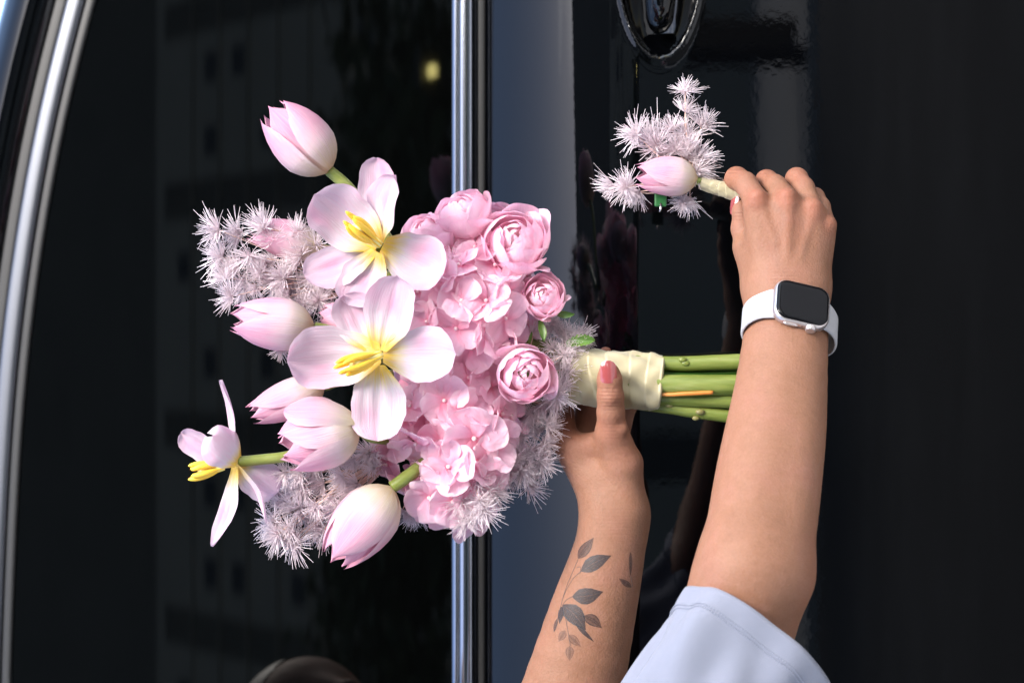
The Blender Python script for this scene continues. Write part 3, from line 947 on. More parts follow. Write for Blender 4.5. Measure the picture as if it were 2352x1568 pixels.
# right sleeve: lofted loose tube, hanging down (picture right) off the arm
def sleeve():
    n = 120
    hem_c = np.array([1744, 1490, -455.0]); e1 = np.array([168, 134, 20.0]); e2 = np.array([44, -52, -150.0])
    end_c = np.array([1350, 2010, -330.0]); f1 = np.array([150, 130, 20.0]); f2 = np.array([60, 20, -165.0])
    rows = []
    m = 70
    for j in range(m):
        t = j / (m - 1)
        tt = t
        c = hem_c + (end_c - hem_c) * tt
        a1, a2 = e1 + (f1 - e1) * tt, e2 + (f2 - e2) * tt
        row = []
        for i in range(n):
            q = 2 * math.pi * i / n
            fold = 1 + 0.075 * math.sin(3 * q + 5 * t) * min(1, .3 + t * 5) + 0.060 * math.sin(6 * q - 6 * t + 1.0) * min(1, .4 + t * 5) + 0.034 * math.sin(11 * q + 8 * t) * min(1, .25 + t * 4)
            band = 0.012 if t < 0.075 else (-0.008 if t < 0.09 else 0.002)
            p = c + (a1 * math.cos(q) + a2 * math.sin(q)) * (fold + band)
            row.append(W(*p))
        rows.append(row)
    out = np.array(rows)
    cen = out.mean(1, keepdims=True)
    inner = cen + (out - cen) * 0.975
    return out, inner
so, si = sleeve()
m_, n_ = so.shape[:2]
f = []
for j in range(m_ - 1):
    for i in range(n_):
        k = (i + 1) % n_
        f.append((j * n_ + i, j * n_ + k, (j + 1) * n_ + k, (j + 1) * n_ + i))
        f.append(tuple(m_ * n_ + q for q in ((j + 1) * n_ + i, (j + 1) * n_ + k, j * n_ + k, j * n_ + i)))
for i in range(n_):
    k = (i + 1) % n_
    f.append((k, i, m_ * n_ + i, m_ * n_ + k))
shirt.add(np.vstack([so.reshape(-1, 3), si.reshape(-1, 3)]), f)
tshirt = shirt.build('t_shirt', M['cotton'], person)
stm = MB()
cen_ = so.mean(1, keepdims=True)
for row_t in (5.2, 5.9):
    j0 = int(row_t); fr_ = row_t - j0
    ring = (so[j0] * (1 - fr_) + so[j0 + 1] * fr_)
    ring = ring + (ring - cen_[j0]) / np.linalg.norm(ring - cen_[j0], axis=1)[:, None] * 0.0004
    ring = np.vstack([ring, ring[:1]])
    fine_r = spline(ring, 600)
    for k in range(0, 600, 3):
        seg_ = fine_r[k:k + 3]
        if len(seg_) == 3:
            v, f2, uv = tube(seg_[:3], 0.0004, 5); stm.add(v, f2, uv)
hs_ = stm.build('hem_stitching', M['thread'], tshirt)
hs_['kind'] = 'stuff'

# ================================================================== wrist watch
def V3(dx, dy, dd):
    """photo-pixel direction -> world direction"""
    return np.array([-dy, dd, -dx], float)

armx = nrm(W(1808, 690, -150) - W(1765, 1100, -345))
wc = W(1806, 735, -172)                                    # wrist centre under the watch
ax_a = V3(1, 0.17, 0.16); ax_a = nrm(ax_a - armx * (ax_a @ armx))
ax_n = np.cross(ax_a, armx)
if ax_n[1] > 0:
    ax_n = -ax_n
tiltw = math.radians(7)                                    # the case leans towards the hand
armx, ax_n = armx * math.cos(tiltw) - ax_n * math.sin(tiltw), ax_n * math.cos(tiltw) + armx * math.sin(tiltw)
watch = empty('wrist_watch', wc, 'smart watch with black screen and white strap on the wrist behind the boutonniere', 'watch')
def wl(a, b, n):
    return wc + (ax_a * a + armx * b + ax_n * n) * 0.001
def rrect(w, h, r, n=7):
    out = []
    for cx, cy, a0 in ((w / 2 - r, h / 2 - r, 0), (-w / 2 + r, h / 2 - r, 90), (-w / 2 + r, -h / 2 + r, 180), (w / 2 - r, -h / 2 + r, 270)):
        for k in range(n):
            t = math.radians(a0 + 90 * k / (n - 1))
            out.append((cx + r * math.cos(t), cy + r * math.sin(t)))
    return out
def loft_case(prof, w, h, r, ca, cb, cn, mat, name):
    rings = []
    for inset, z in prof:
        rings.append([wl(ca + x, cb + y, cn + z) for x, y in rrect(w - 2 * inset, h - 2 * inset, max(r - inset, 1.0))])
    n = len(rings[0]); v = np.array(rings).reshape(-1, 3); f = []
    for i in range(len(rings) - 1):
        for j in range(n):
            k = (j + 1) % n
            f.append((i * n + j, i * n + k, (i + 1) * n + k, (i + 1) * n + j))
    f.append(tuple(range(n))[::-1]); f.append(tuple((len(rings) - 1) * n + j for j in range(n)))
    return mesh_obj(name, v, f, mat, watch)
CA, CB, CN = 2.5, -3.5, 22.5
case = loft_case([(4.5, 0), (1.5, 0.5), (0.3, 2.0), (0, 4.0), (0.15, 6.0), (0.9, 7.6), (1.6, 8.1)], 42.5, 36.5, 10, CA, CB, CN, M['alu'], 'case')
loft_case([(1.5, 8.0), (1.7, 8.5), (2.3, 9.2), (3.6, 9.75), (6.0, 9.95), (9.0, 10.0)], 42.5, 36.5, 10, CA, CB, CN, M['screen'], 'screen')
def disc(a, b, n, r, length, bev=0.5, name='crown', mat=None):
    # a short cylinder whose axis points away from the hand
    rings = []
    for z, rr in ((0, r), (length - bev, r), (length, r - bev), (length, r * 0.55)):
        rings.append([wl(a + rr * math.cos(q), b - z, n + rr * math.sin(q)) for q in np.linspace(0, 2 * math.pi, 24, endpoint=False)])
    m = 24; v = np.array(rings).reshape(-1, 3); f = []
    for i in range(3):
        for j in range(m):
            k = (j + 1) % m
            f.append((i * m + j, i * m + k, (i + 1) * m + k, (i + 1) * m + j))
    f.append(tuple(3 * m + j for j in range(m)))
    return mesh_obj(name, v, f, mat, watch)
disc(CA + 8.2, CB - 17.6, CN + 4.4, 4.0, 3.0, 0.6, 'crown', M['alu'])
bt = [(-13.5 + CA, 0.9), (-12, 1.35), (-4, 1.35), (-2.5, 0.9)]
sb = np.array([wl(CA - 12.5 + q, CB - 18.15, CN + 4.4) for q in np.linspace(0, 11, 12)])
v, f, uv = tube(sb, [0.5, 1.1, 1.3] + [1.35] * 6 + [1.3, 1.1, 0.5] and np.array([0.5, 1.1, 1.3, 1.35, 1.35, 1.35, 1.35, 1.35, 1.35, 1.3, 1.1, 0.5]) * 0.001, 10)
mesh_obj('side_button', v, f, M['alu'], watch, uv)
v, f, uv = tube([wl(CA + 1.6, CB - 18.1, CN + 4.6), wl(CA + 1.6, CB - 18.4, CN + 4.6)], 0.0005, 8)
mesh_obj('microphone', v, f, M['rubber'], watch, uv)
# strap: oval loop in the (a, n) plane
NB = 96
def strap_pt(q, off):
    a = 2.6 + (34.0 + off) * math.cos(q); n = 1.0 + (25.5 + off) * math.sin(q)
    return a, n
rows = []
for i in range(NB):
    q = 2 * math.pi * i / NB
    a0, n0 = strap_pt(q, 0.0); a1, n1 = strap_pt(q, 1.9)
    near = math.exp(-((abs(q - math.pi / 2)) / 0.75) ** 4)
    hw = 11.2 + 2.6 * near                                # flares to the lugs
    lag = -5.5 * (1 - max(0.0, math.sin(q)))              # the loop slants back along the arm
    rows.append([wl(a0, CB + lag * 0.6 - hw, n0), wl(a1, CB + lag * 0.6 - hw + 0.6, n1), wl(a1, CB + lag * 0.6 + hw - 0.6, n1), wl(a0, CB + lag * 0.6 + hw, n0)])
v = np.array(rows).reshape(-1, 3); f = []
for i in range(NB):
    k = (i + 1) % NB
    for j in range(4):
        l2 = (j + 1) % 4
        f.append((i * 4 + j, k * 4 + j, k * 4 + l2, i * 4 + l2))
st = mesh_obj('strap', v, f, M['silicone'], watch)
bv = st.modifiers.new('bevel', 'BEVEL'); bv.width = 0.0006; bv.segments = 2; bv.limit_method = 'ANGLE'; bv.angle_limit = math.radians(40)

# ================================================================== tattoo, laid on the skin
from mathutils.bvhtree import BVHTree
bvh = BVHTree.FromPolygons([tuple(p) for p in VL], [tuple(int(i) for i in q) for q in FL])
EYE = Vector((0, -D, CZ))
def on_skin(px, py, lift=0.00018):
    t = Vector(W(px, py, 0)); d = (t - EYE).normalized()
    h = bvh.ray_cast(EYE, d)
    if h[0] is None:
        return None
    n = h[1] if h[1].dot(d) < 0 else -h[1]
    return np.array(h[0] + n * lift)
def ink_mat(name, dens, lo):
    m, n, l, b = new_mat(name)
    uvn = n.new('ShaderNodeUVMap'); uvn.uv_map = 'UVMap'
    sep = n.new('ShaderNodeSeparateXYZ'); l.new(uvn.outputs[0], sep.inputs[0])
    setp(b, Base_Color=(0.022, 0.021, 0.026, 1), Roughness=0.55)
    au = n.new('ShaderNodeMath'); au.operation = 'SUBTRACT'; au.inputs[1].default_value = 0.5; l.new(sep.outputs[0], au.inputs[0])
    ab = n.new('ShaderNodeMath'); ab.operation = 'ABSOLUTE'; l.new(au.outputs[0], ab.inputs[0])
    rimv = ramp(n, l, ab.outputs[0], [(0.0, g(dens * .45)), (0.035, g(dens * .95)), (0.30, g(lo)), (0.47, g(dens)), (0.5, g(dens))])
    w = n.new('ShaderNodeTexWave'); w.inputs['Scale'].default_value = 1.0; w.inputs['Distortion'].default_value = 0.6
    vm = n.new('ShaderNodeCombineXYZ')
    mm = n.new('ShaderNodeMath'); mm.operation = 'MULTIPLY_ADD'; mm.inputs[1].default_value = -1.2
    l.new(ab.outputs[0], mm.inputs[0]); l.new(sep.outputs[1], mm.inputs[2])
    m2 = n.new('ShaderNodeMath'); m2.operation = 'MULTIPLY'; m2.inputs[1].default_value = 2.6; l.new(mm.outputs[0], m2.inputs[0])
    l.new(m2.outputs[0], vm.inputs[0]); l.new(vm.outputs[0], w.inputs['Vector'])
    vein = ramp(n, l, w.outputs[1], [(0.0, g(0.62)), (0.4, g(1.0))])
    no = ramp(n, l, noise(n, l, 9, 4, .7, uvn.outputs[0]), [(0.3, g(0.75)), (0.7, g(1.1))])
    p1 = n.new('ShaderNodeMath'); p1.operation = 'MULTIPLY'; l.new(rimv, p1.inputs[0]); l.new(vein, p1.inputs[1])
    p2 = n.new('ShaderNodeMath'); p2.operation = 'MULTIPLY'; l.new(p1.outputs[0], p2.inputs[0]); l.new(no, p2.inputs[1])
    l.new(p2.outputs[0], b.inputs['Alpha'])
    return m
INK = {'d': ink_mat('tattoo_ink_dark', 0.95, 0.80), 'm': ink_mat('tattoo_ink_mid', 0.78, 0.46), 'l': ink_mat('tattoo_ink_light', 0.52, 0.16), 's': plain('tattoo_line', (0.12, 0.08, 0.07), 0.6)}
tattoo = empty('tattoo', W(1330, 1390, -60), parent=person)
def tat_leaf(b, t, w, k, tail=None, bow=0.0):
    b, t = np.array(b, float), np.array(t, float)
    ax = t - b; L = np.linalg.norm(ax); ax /= L; s = np.array([-ax[1], ax[0]])
    nu, nv = 9, 17; P_ = []; uvs = []
    for i in range(nu):
        for j in range(nv):
            v = j / (nv - 1); u = i / (nu - 1)
            hw = w / 2 * np.interp(v, [0, .08, .25, .45, .65, .82, .93, 1], [.05, .42, .9, 1, .8, .42, .16, .02])
            p = b + ax * L * v + s * ((u * 2 - 1) * hw + bow * L * math.sin(v * math.pi))
            q = on_skin(*p)
            if q is None:
                q = on_skin(p[0] + 6, p[1])
            if q is None:
                return
            P_.append(q); uvs.append((u, v))
    f = [(i * nv + j, (i + 1) * nv + j, (i + 1) * nv + j + 1, i * nv + j + 1) for i in range(nu - 1) for j in range(nv - 1)]
    mesh_obj('tattoo_leaf', P_, f, INK[k], tattoo, uvs)
for args in [((1328, 1282), (1364, 1234), 24, 'm'), ((1335, 1311), (1404, 1275), 34, 'd', None, -.04), ((1315, 1370), (1385, 1358), 38, 'd', None, .05), ((1293, 1388), (1345, 1446), 42, 'd', None, -.06),
             ((1322, 1432), (1365, 1474), 10, 'd'), ((1341, 1413), (1382, 1441), 26, 'm', None, -.06), ((1291, 1392), (1285, 1432), 13, 'd'), ((1299, 1447), (1283, 1473), 17, 'l'), ((1306, 1457), (1334, 1484), 19, 'l'),
             ((1309, 1482), (1308, 1516), 19, 'l'), ((1448, 1266), (1448, 1324), 8, 'm'), ((1450, 1348), (1421, 1327), 13, 'm'), ((1280, 1420), (1272, 1452), 8, 'm')]:
    tat_leaf(*args)
for ln in [[(1328, 1284), (1320, 1302), (1300, 1350), (1288, 1392), (1274, 1448)], [(1335, 1311), (1318, 1326), (1302, 1352), (1294, 1370)], [(1315, 1369), (1302, 1376), (1292, 1388)], [(1293, 1389), (1303, 1440), (1310, 1482)],
           [(1448, 1320), (1453, 1346)], [(1325, 1302), (1334, 1302), (1332, 1316)]]:
    pp = [on_skin(*q, 0.0001) for q in spline([(a, b, 0) for a, b in ln], 18)[:, :2]]
    pp = [q for q in pp if q is not None]
    if len(pp) > 3:
        v, f, uv = tube(pp, 0.00022, 5)
        mesh_obj('tattoo_stem', v, f, INK['s'], tattoo, uv)

# ================================================================== flowers
OVAL = ([0, .08, .25, .45, .65, .80, .91, .97, 1], [.24, .40, .74, .96, 1, .88, .62, .34, .04])
ROUND = ([0, .08, .25, .45, .65, .80, .91, .97, 1], [.30, .46, .80, .98, 1, .92, .70, .44, .10])
SLIM = ([0, .08, .25, .45, .65, .80, .91, .97, 1], [.42, .55, .80, 1, .95, .75, .45, .24, .03])

def petal_grid(base, tip, width, normal, arc=0.08, cup=0.12, prof=OVAL, nu=13, nv=19, ripple=0.012, seed=0, twist=0.0, notch=0.0):
    r = np.random.default_rng(seed)
    ax = tip - base; L = np.linalg.norm(ax); ax = ax / L
    n = nrm(normal); n = nrm(n - ax * (n @ ax)); s = np.cross(ax, n)
    ph = r.uniform(0, 6.28, 4); fr = r.uniform(2.0, 4.5, 2)
    vv = 1 - (1 - np.linspace(0, 1, nv)) ** 1.35
    G = np.zeros((nu, nv, 3))
    for i, u in enumerate(np.linspace(-1, 1, nu)):
        for j, v in enumerate(vv):
            w = width / 2 * np.interp(v, *prof) * (1 + .018 * math.sin(23 * v + ph[3] + 3 * (u > 0))) * (1 + .05 * math.sin(fr[0] * v * 3 + ph[0] + (2 if u > 0 else 0)))
            tw = twist * v
            x = u * w
            z = cup * width * (u * u - .25) * math.sin(min(1, v * 1.4) * math.pi * .5) + ripple * width * (u * u) * math.sin(fr[1] * 3 * v + ph[1] + (1.7 if u > 0 else 0)) \
                - .035 * width * math.exp(-(u / .16) ** 2) * math.sin(math.pi * v) + ripple * .5 * width * math.sin(5 * u + ph[2]) * v + ripple * .45 * width * math.sin(11 * u + ph[3]) * math.sin(math.pi * min(1, v * 1.1))
            cx, cz = x * math.cos(tw) - z * math.sin(tw), x * math.sin(tw) + z * math.cos(tw)
            G[i, j] = base + ax * L * (v - notch * max(0, v - .8) * math.exp(-(u / .3) ** 2)) + n * (arc * L * math.sin(math.pi * v * .95)) + s * cx + n * cz
    return G

def put_petal(name, G, mat, parent, th=0.0005):
    v, f, uv = sheet(G, th)
    return mesh_obj(name, v, f, mat, parent, uv)

def closed_tulip(parent, base, tip, width, seed, spread=0.0, mat='tulip', roll=0.0, name='tulip_bud'):
    r = np.random.default_rng(seed)
    b, t = W(*base), W(*tip)
    ax = t - b; L = np.linalg.norm(ax); ax /= L
    e1 = nrm(np.cross(ax, [0, 1, 0.001])); e2 = np.cross(ax, e1)
    R = width * S(base[2] * U) / 2
    fl = empty(name, b, parent=parent)
    vs_ = np.array([0, .05, .15, .30, .45, .60, .75, .88, 1.0])
    for k in range(6):
        inner = k >= 3
        ph0 = roll + (k % 3) * 2.0944 + (1.0472 if inner else 0) + r.uniform(-.12, .12)
        rr = np.array([.10, .40, .74, .96, 1.0, .955, .84, .68, .50]) * (0.86 if inner else 1.0)
        Lk = L * (r.uniform(.93, 1.0) if not inner else r.uniform(.95, 1.03))
        sp = spread * r.uniform(.3, 1.0) * (0 if inner else 1)
        half = r.uniform(.98, 1.14)
        nu, nv = 15, 21
        G = np.zeros((nu, nv, 3)); p1 = r.uniform(0, 6.28)
        for i, u in enumerate(np.linspace(-1, 1, nu)):
            for j in range(nv):
                v = 1 - (1 - j / (nv - 1)) ** 1.3
                hw = half * np.interp(v, [0, .1, .3, .55, .75, .88, .96, 1], [.85, .98, 1.02, 1.0, .86, .62, .30, .03])
                a = ph0 + u * hw
                rad = R * (np.interp(v, vs_, rr) + sp * max(0, v - .2) ** 1.5 * 1.4) + R * .035 * (1 if u > 0 else 0) * (u * u) * (1 - inner) - R * .03 * math.exp(-(u / .14) ** 2) * math.sin(math.pi * v)
                rad += R * .02 * math.sin(4 * v + p1 + 2.5 * u) * v
                lift = -0.05 * L * u * u * v
                G[i, j] = b + ax * (Lk * v + lift) + (e1 * math.cos(a) + e2 * math.sin(a)) * rad
        put_petal('petal', G, M[mat], fl)
    return fl

def stalk(parent, pts, r, mat, name='stem', seg=12, n=20, jit=0):
    p = spline([W(*q) for q in pts], n)
    rad = np.interp(np.linspace(0, 1, n), np.linspace(0, 1, len(r)), r) * U if hasattr(r, '__len__') else r * U
    if jit:
        rad = rad * (1 + jit * np.sin(np.linspace(0, 17, n)) * np.cos(np.linspace(0, 7, n)))
    v, f, uv = tube(p, rad, seg)
    return mesh_obj(name, v, f, M[mat], parent, uv)

bouquet = empty('bridal_bouquet', W(1523, 880, 0), 'pink bouquet of tulips, hydrangea, roses and fern tied with cream ribbon', 'bouquet')

# closed tulips ------------------------------------------------------
t = closed_tulip(bouquet, (757, 394, -50), (618, 243, -70), 138, 11, 0.06, roll=.4)
stalk(t, [(756, 392, -50), (800, 432, -45), (860, 510, -20), (960, 640, 20)], [13, 14, 14, 13], 'tulip_stem')
t = closed_tulip(bouquet, (722, 752, -150), (530, 733, -170), 122, 12, 0.0, roll=1.0)
stalk(t, [(722, 752, -150), (760, 760, -140), (850, 780, -80)], 13, 'tulip_stem')
t = closed_tulip(bouquet, (745, 886, -115), (572, 953, -120), 92, 13, 0.0, roll=.2)
stalk(t, [(745, 886, -115), (800, 870, -90), (900, 860, -40)], 12, 'tulip_stem')
t = closed_tulip(bouquet, (826, 982, -185), (640, 1035, -200), 140, 14, 0.30, roll=2.3)
G = petal_grid(W(822, 965, -215), W(652, 944, -235), 78 * U, V3(.1, -.5, -.8), 0.16, -.20, OVAL, seed=4)
put_petal('petal', G, M['tulip'], t)
stalk(t, [(826, 982, -185), (850, 1002, -150), (900, 1010, -60)], 13, 'tulip_stem')
t = closed_tulip(bouquet, (902, 1120, -140), (762, 1288, -165), 142, 15, 0.05, roll=1.6)
stalk(t, [(900, 1119, -140), (930, 1098, -135), (975, 1064, -110), (1040, 1010, -40)], [14, 15, 15, 14], 'tulip_stem')
t = closed_tulip(bouquet, (742, 572, -40), (572, 528, -50), 92, 16, 0.0, roll=.9)
stalk(t, [(742, 572, -40), (800, 590, -30), (900, 640, 0)], 12, 'tulip_stem')
t = closed_tulip(bouquet, (835, 745, -110), (730, 722, -115), 84, 17, 0.0, roll=.9)
stalk(t, [(835, 745, -110), (880, 760, -60), (950, 780, 0)], 12, 'tulip_stem')

# open tulips --------------------------------------------------------
def stamens(fl, base, tip, spread, seed, n=6, L=1.0, w=6.8):
    r = np.random.default_rng(seed)
    b, t_ = np.array(base, float), np.array(tip, float)
    ax = t_ - b; LL = np.linalg.norm(ax); axn = ax / LL
    s1 = nrm(np.cross(axn, [0, 0, 1.0])); s2 = np.cross(axn, s1)
    for k in range(n):
        q = 2 * math.pi * (k + r.uniform(-.2, .2)) / n
        off = s1 * math.cos(q) + s2 * math.sin(q)
        ll = r.uniform(.82, 1.05)
        p = [b + off * 7, b + ax * .35 * ll + off * spread * .75, b + ax * .7 * ll + off * spread * 1.05, b + ax * ll + off * spread * .95 + r.normal(0, 2, 3)]
        pts = spline([W(*x) for x in p], 16)
        rad = np.interp(np.linspace(0, 1, 16), [0, .22, .32, .5, .8, .95, 1], [.35, .38, .85, 1, .9, .6, .2]) * w * U
        v, f, uv = tube(pts, rad, 8)
        mesh_obj('stamen', v, f, M['anther'], fl, uv)
    pts = spline([W(*(b)), W(*(b + ax * .4)), W(*(b + ax * .72))], 10)
    v, f, uv = tube(pts, np.array([9, 10, 10, 9, 9, 9, 10, 13, 15, 7.]) * U, 10)
    mesh_obj('pistil', v, f, M['pistil'], fl, uv)

def open_tulip(centre, petals, st, seed, stem):
    fl = empty('open_tulip', W(*centre), parent=bouquet)
    for k, (b, t_, w, nn, arc, cup, prof) in enumerate(petals):
        G = petal_grid(W(*b), W(*t_), w * U, V3(*nn), arc, cup, prof, seed=seed * 20 + k, ripple=.032, nu=17, nv=25)
        put_petal('petal', G, M['open'], fl)
    stamens(fl, *st, seed=seed)
    stalk(fl, stem, 12, 'tulip_stem')
    return fl
# upper
open_tulip((868, 566, -180), [
    ((862, 548, -176), (864, 362, -165), 84, (-.2, .35, -.9), -.06, .16, ROUND),
    ((872, 556, -184), (906, 402, -215), 92, (-.75, .25, -.75), .05, .22, ROUND),
    ((868, 566, -186), (722, 448, -225), 132, (.05, .15, -1), -.12, .16, ROUND),
    ((862, 572, -182), (698, 632, -190), 96, (.1, -.3, -.95), -.10, .08, ROUND),
    ((880, 562, -182), (1018, 628, -198), 128, (-.1, -.15, -1), -.12, .06, ROUND),
    ((866, 578, -190), (800, 700, -205), 106, (.05, -.35, -.9), -.14, .10, ROUND),
], ((872, 562, -200), (795, 502, -268), 17), 3, [(868, 566, -170), (900, 600, -120), (960, 680, -20)])
# lower
open_tulip((868, 818, -210), [
    ((850, 800, -206), (792, 676, -196), 100, (.25, .2, -.95), -.05, .14, ROUND),
    ((872, 804, -214), (912, 634, -240), 112, (-.15, .2, -1), -.08, .18, ROUND),
    ((874, 812, -214), (660, 828, -250), 140, (.08, -.1, -1), -.12, .20, ROUND),
    ((880, 815, -212), (1046, 812, -236), 122, (-.1, 0, -1), -.12, .12, ROUND),
    ((866, 838, -214), (868, 1012, -238), 124, (0, -.2, -1), -.12, .10, ROUND),
], ((876, 814, -232), (778, 848, -296), 17), 4, [(868, 820, -200), (910, 830, -140), (1000, 840, -20)])
# side view
open_tulip((542, 1060, -130), [
    ((540, 1048, -128), (508, 872, -120), 50, (-.95, .1, -.35), -.06, .14, SLIM),
    ((525, 1055, -100), (415, 994, -90), 72, (.2, .55, -.8), .06, .16, ROUND),
    ((548, 1060, -136), (484, 1000, -190), 96, (.5, -.1, -.85), .10, -.30, ROUND),
    ((540, 1070, -132), (486, 1254, -145), 54, (-.6, -.2, -.75), -.10, .14, SLIM),
    ((540, 1066, -140), (610, 1202, -175), 44, (-.8, .5, -.4), -.13, .12, SLIM),
    ((548, 1066, -120), (640, 1128, -95), 96, (.1, -.2, -1), .04, -.14, ROUND),
], ((515, 1070, -128), (430, 1086, -140), 15), 5, [(546, 1060, -130), (600, 1055, -122), (672, 1045, -110), (800, 1010, -40)])

# roses ---------------------------------------------------------------
def rose(centre, axis, R, seed, open_=0.0, name='garden_rose'):
    r = np.random.default_rng(seed)
    c = W(*centre); a = nrm(V3(*axis)); e1 = nrm(np.cross(a, [.3, .2, .9])); e2 = np.cross(a, e1)
    Rm = R * S(centre[2] * U)
    fl = empty(name, c, parent=bouquet)
    layers = [(1.0, 4, 62 + open_ * 18, 1.02, 0, .13), (.93, 4, 50 + open_ * 10, 1.0, .01, .06), (.80, 4, 43, 1.02, .07, .02), (.62, 4, 36, 1.05, .15, .0), (.43, 4, 28, 1.1, .25, 0), (.23, 3, 14, 1.25, .36, 0)]
    for li, (rf, n, rim_, half, up, curl) in enumerate(layers):
        ph = r.uniform(0, 6.28)
        for k in range(n):
            p0 = ph + 2 * math.pi * k / n + r.uniform(-.32, .32)
            rimk = math.radians(rim_ + r.uniform(-11, 11)); rk = rf * (1 + r.uniform(-.04, .04))
            hf_ = half * r.uniform(.85, 1.12); ps = r.uniform(0, 6.28); sw = r.uniform(.05, .13) * (1 if r.uniform() > .3 else -1)
            nu, nv = (15, 15) if li < 4 else (11, 11)
            G = np.zeros((nu, nv, 3))
            for i, u in enumerate(np.linspace(-1, 1, nu)):
                for j, v in enumerate(np.linspace(0, 1, nv)):
                    top = rimk + .24 * u ** 4 + .12 * u * u + .10 * math.sin(2.6 * u + ps) - .10 * math.exp(-(u / .2) ** 2) * math.sin(ps)
                    th = math.radians(168 - li * 6) * (1 - v) + top * v
                    q = p0 + u * hf_ * np.interp(v, [0, .2, .6, .9, 1], [.5, .85, 1, .92, .76])
                    rad = rk * Rm * (1 + sw * u) * (1 + curl * max(0, v - .7) * 3.3 * (1 + .6 * math.sin(2.5 * u + ps))) * (1 + .03 * math.sin(5 * u + 4 * v + ps) * v)
                    G[i, j] = c + a * (rad * math.cos(th) * .92 + up * Rm) + (e1 * math.cos(q) + e2 * math.sin(q)) * rad * math.sin(th)
            put_petal('petal', G, M['rose'], fl, .0005)
    return fl
rose((1066, 492, -40), (-.35, -.85, -.45), 66, 21, .6)
rose((1184, 556, -70), (.05, -.45, -.9), 78, 22, .3)
rose((1248, 682, -80), (.0, -.3, -.95), 50, 23, .2)
rose((1207, 858, -130), (.08, -.05, -1), 65, 24, .35)
rose((985, 540, -20), (-.5, -.7, -.5), 62, 25, .5)
rose((1125, 520, 0), (.0, -.7, -.7), 58, 26, .4)

# rose sepals and leaves -----------------------------------------------
def leaf(parent, b, t_, w, nn, seed, serr=0.0, name='leaf', arc=.1):
    G = petal_grid(W(*b), W(*t_), w * U, V3(*nn), arc, .25, SLIM, nu=9, nv=25, seed=seed)
    if serr:
        cen = G[4:5]
        k = 1 + serr * (np.arange(25) % 3 - 1)[None, :, None] * np.abs(np.linspace(-1, 1, 9))[:, None, None] ** 3
        G = cen + (G - cen) * k
    return put_petal(name, G, M['leaf'], parent, .0004)
leaf(bouquet, (1272, 716, -70), (1320, 720, -80), 17, (0, .4, -1), 1, arc=.2)
leaf(bouquet, (1240, 735, -70), (1249, 785, -85), 18, (0.2, 0, -1), 2)
leaf(bouquet, (1300, 790, -40), (1367, 783, -50), 30, (0, -.5, -1), 3, .16)
leaf(bouquet, (1215, 790, -60), (1222, 760, -80), 8, (0, 0, -1), 5)

# hydrangea ------------------------------------------------------------
def floret_mesh(seed):
    r = np.random.default_rng(seed); mb = MB()
    tot = r.uniform(0, 1.5)
    for k in range(4):
        a = tot + k * math.pi / 2 + r.uniform(-.14, .14)
        d = np.array([math.cos(a), math.sin(a), 0])
        elev = r.uniform(.02, .45)
        tip = (d * math.cos(elev) + np.array([0, 0, math.sin(elev)])) * r.uniform(.85, 1.08)
        n = np.array([-d[0] * math.sin(elev), -d[1] * math.sin(elev), math.cos(elev)])
        side_ = np.cross(n, d); n = nrm(n + side_ * r.uniform(.05, .35))
        G = petal_grid(d * .03, tip, r.uniform(.98, 1.22), n, r.uniform(-.10, .05), r.uniform(-.08, .12), ROUND, nu=11, nv=11, seed=seed * 9 + k, ripple=.05)
        v, f, uv = sheet(G, .010); mb.add(v, f, uv, 0)
    th = np.linspace(0, math.pi, 6); ph = np.linspace(0, 2 * math.pi, 8, endpoint=False)
    v = np.array([(.075 * math.sin(t_) * math.cos(p), .075 * math.sin(t_) * math.sin(p), .07 + .075 * math.cos(t_)) for t_ in th for p in ph])
    f = [(i * 8 + j, (i + 1) * 8 + j, (i + 1) * 8 + (j + 1) % 8, i * 8 + (j + 1) % 8) for i in range(5) for j in range(8)]
    mb.add(v, f, None, 1)
    o = mb.build('floret', None, mats=[M['hydrangea'], M['bead']])
    me = o.data; bpy.data.objects.remove(o)
    return me
FLO = [floret_mesh(100 + k) for k in range(8)]
def orient(pos, zdir, scale, spin):
    z = Vector(nrm(zdir)); q = z.to_track_quat('Z', 'Y')
    return Matrix.Translation(Vector(pos)) @ q.to_matrix().to_4x4() @ Matrix.Rotation(spin, 4, 'Z') @ Matrix.Scale(scale, 4)
heads = {}
def hyd(px, py, seed, size=None, tilt=None, lift=0):
    r = np.random.default_rng(seed)
    up = py < 840
    c = np.array([1075, 700, 30.]) if up else np.array([1030, 1010, 20.])
    rad = np.array([150, 165, 165.]) if up else np.array([165, 205, 175.])
    q = ((px - c[0]) / rad[0]) ** 2 + ((py - c[1]) / rad[1]) ** 2
    d = c[2] - rad[2] * math.sqrt(max(0.02, 1 - q)) - lift
    key = 'u' if up else 'l'
    if key not in heads:
        heads[key] = empty('hydrangea_head', W(*c), parent=bouquet)
    nn = np.array([(px - c[0]) / rad[0], (py - c[1]) / rad[1], (d - c[2]) / rad[2]])
    nn = nn / np.linalg.norm(nn) * np.array([.75, .75, 1]) + r.normal(0, .30, 3)
    if tilt is not None:
        nn = np.array(tilt, float)
    nn[2] = min(nn[2], -.25)
    s = (size or r.uniform(50, 62)) * U * 1.16
    link('floret', FLO[r.integers(0, 8)], heads[key], orient(W(px, py, d), V3(*nn), s, r.uniform(0, 6.28)))
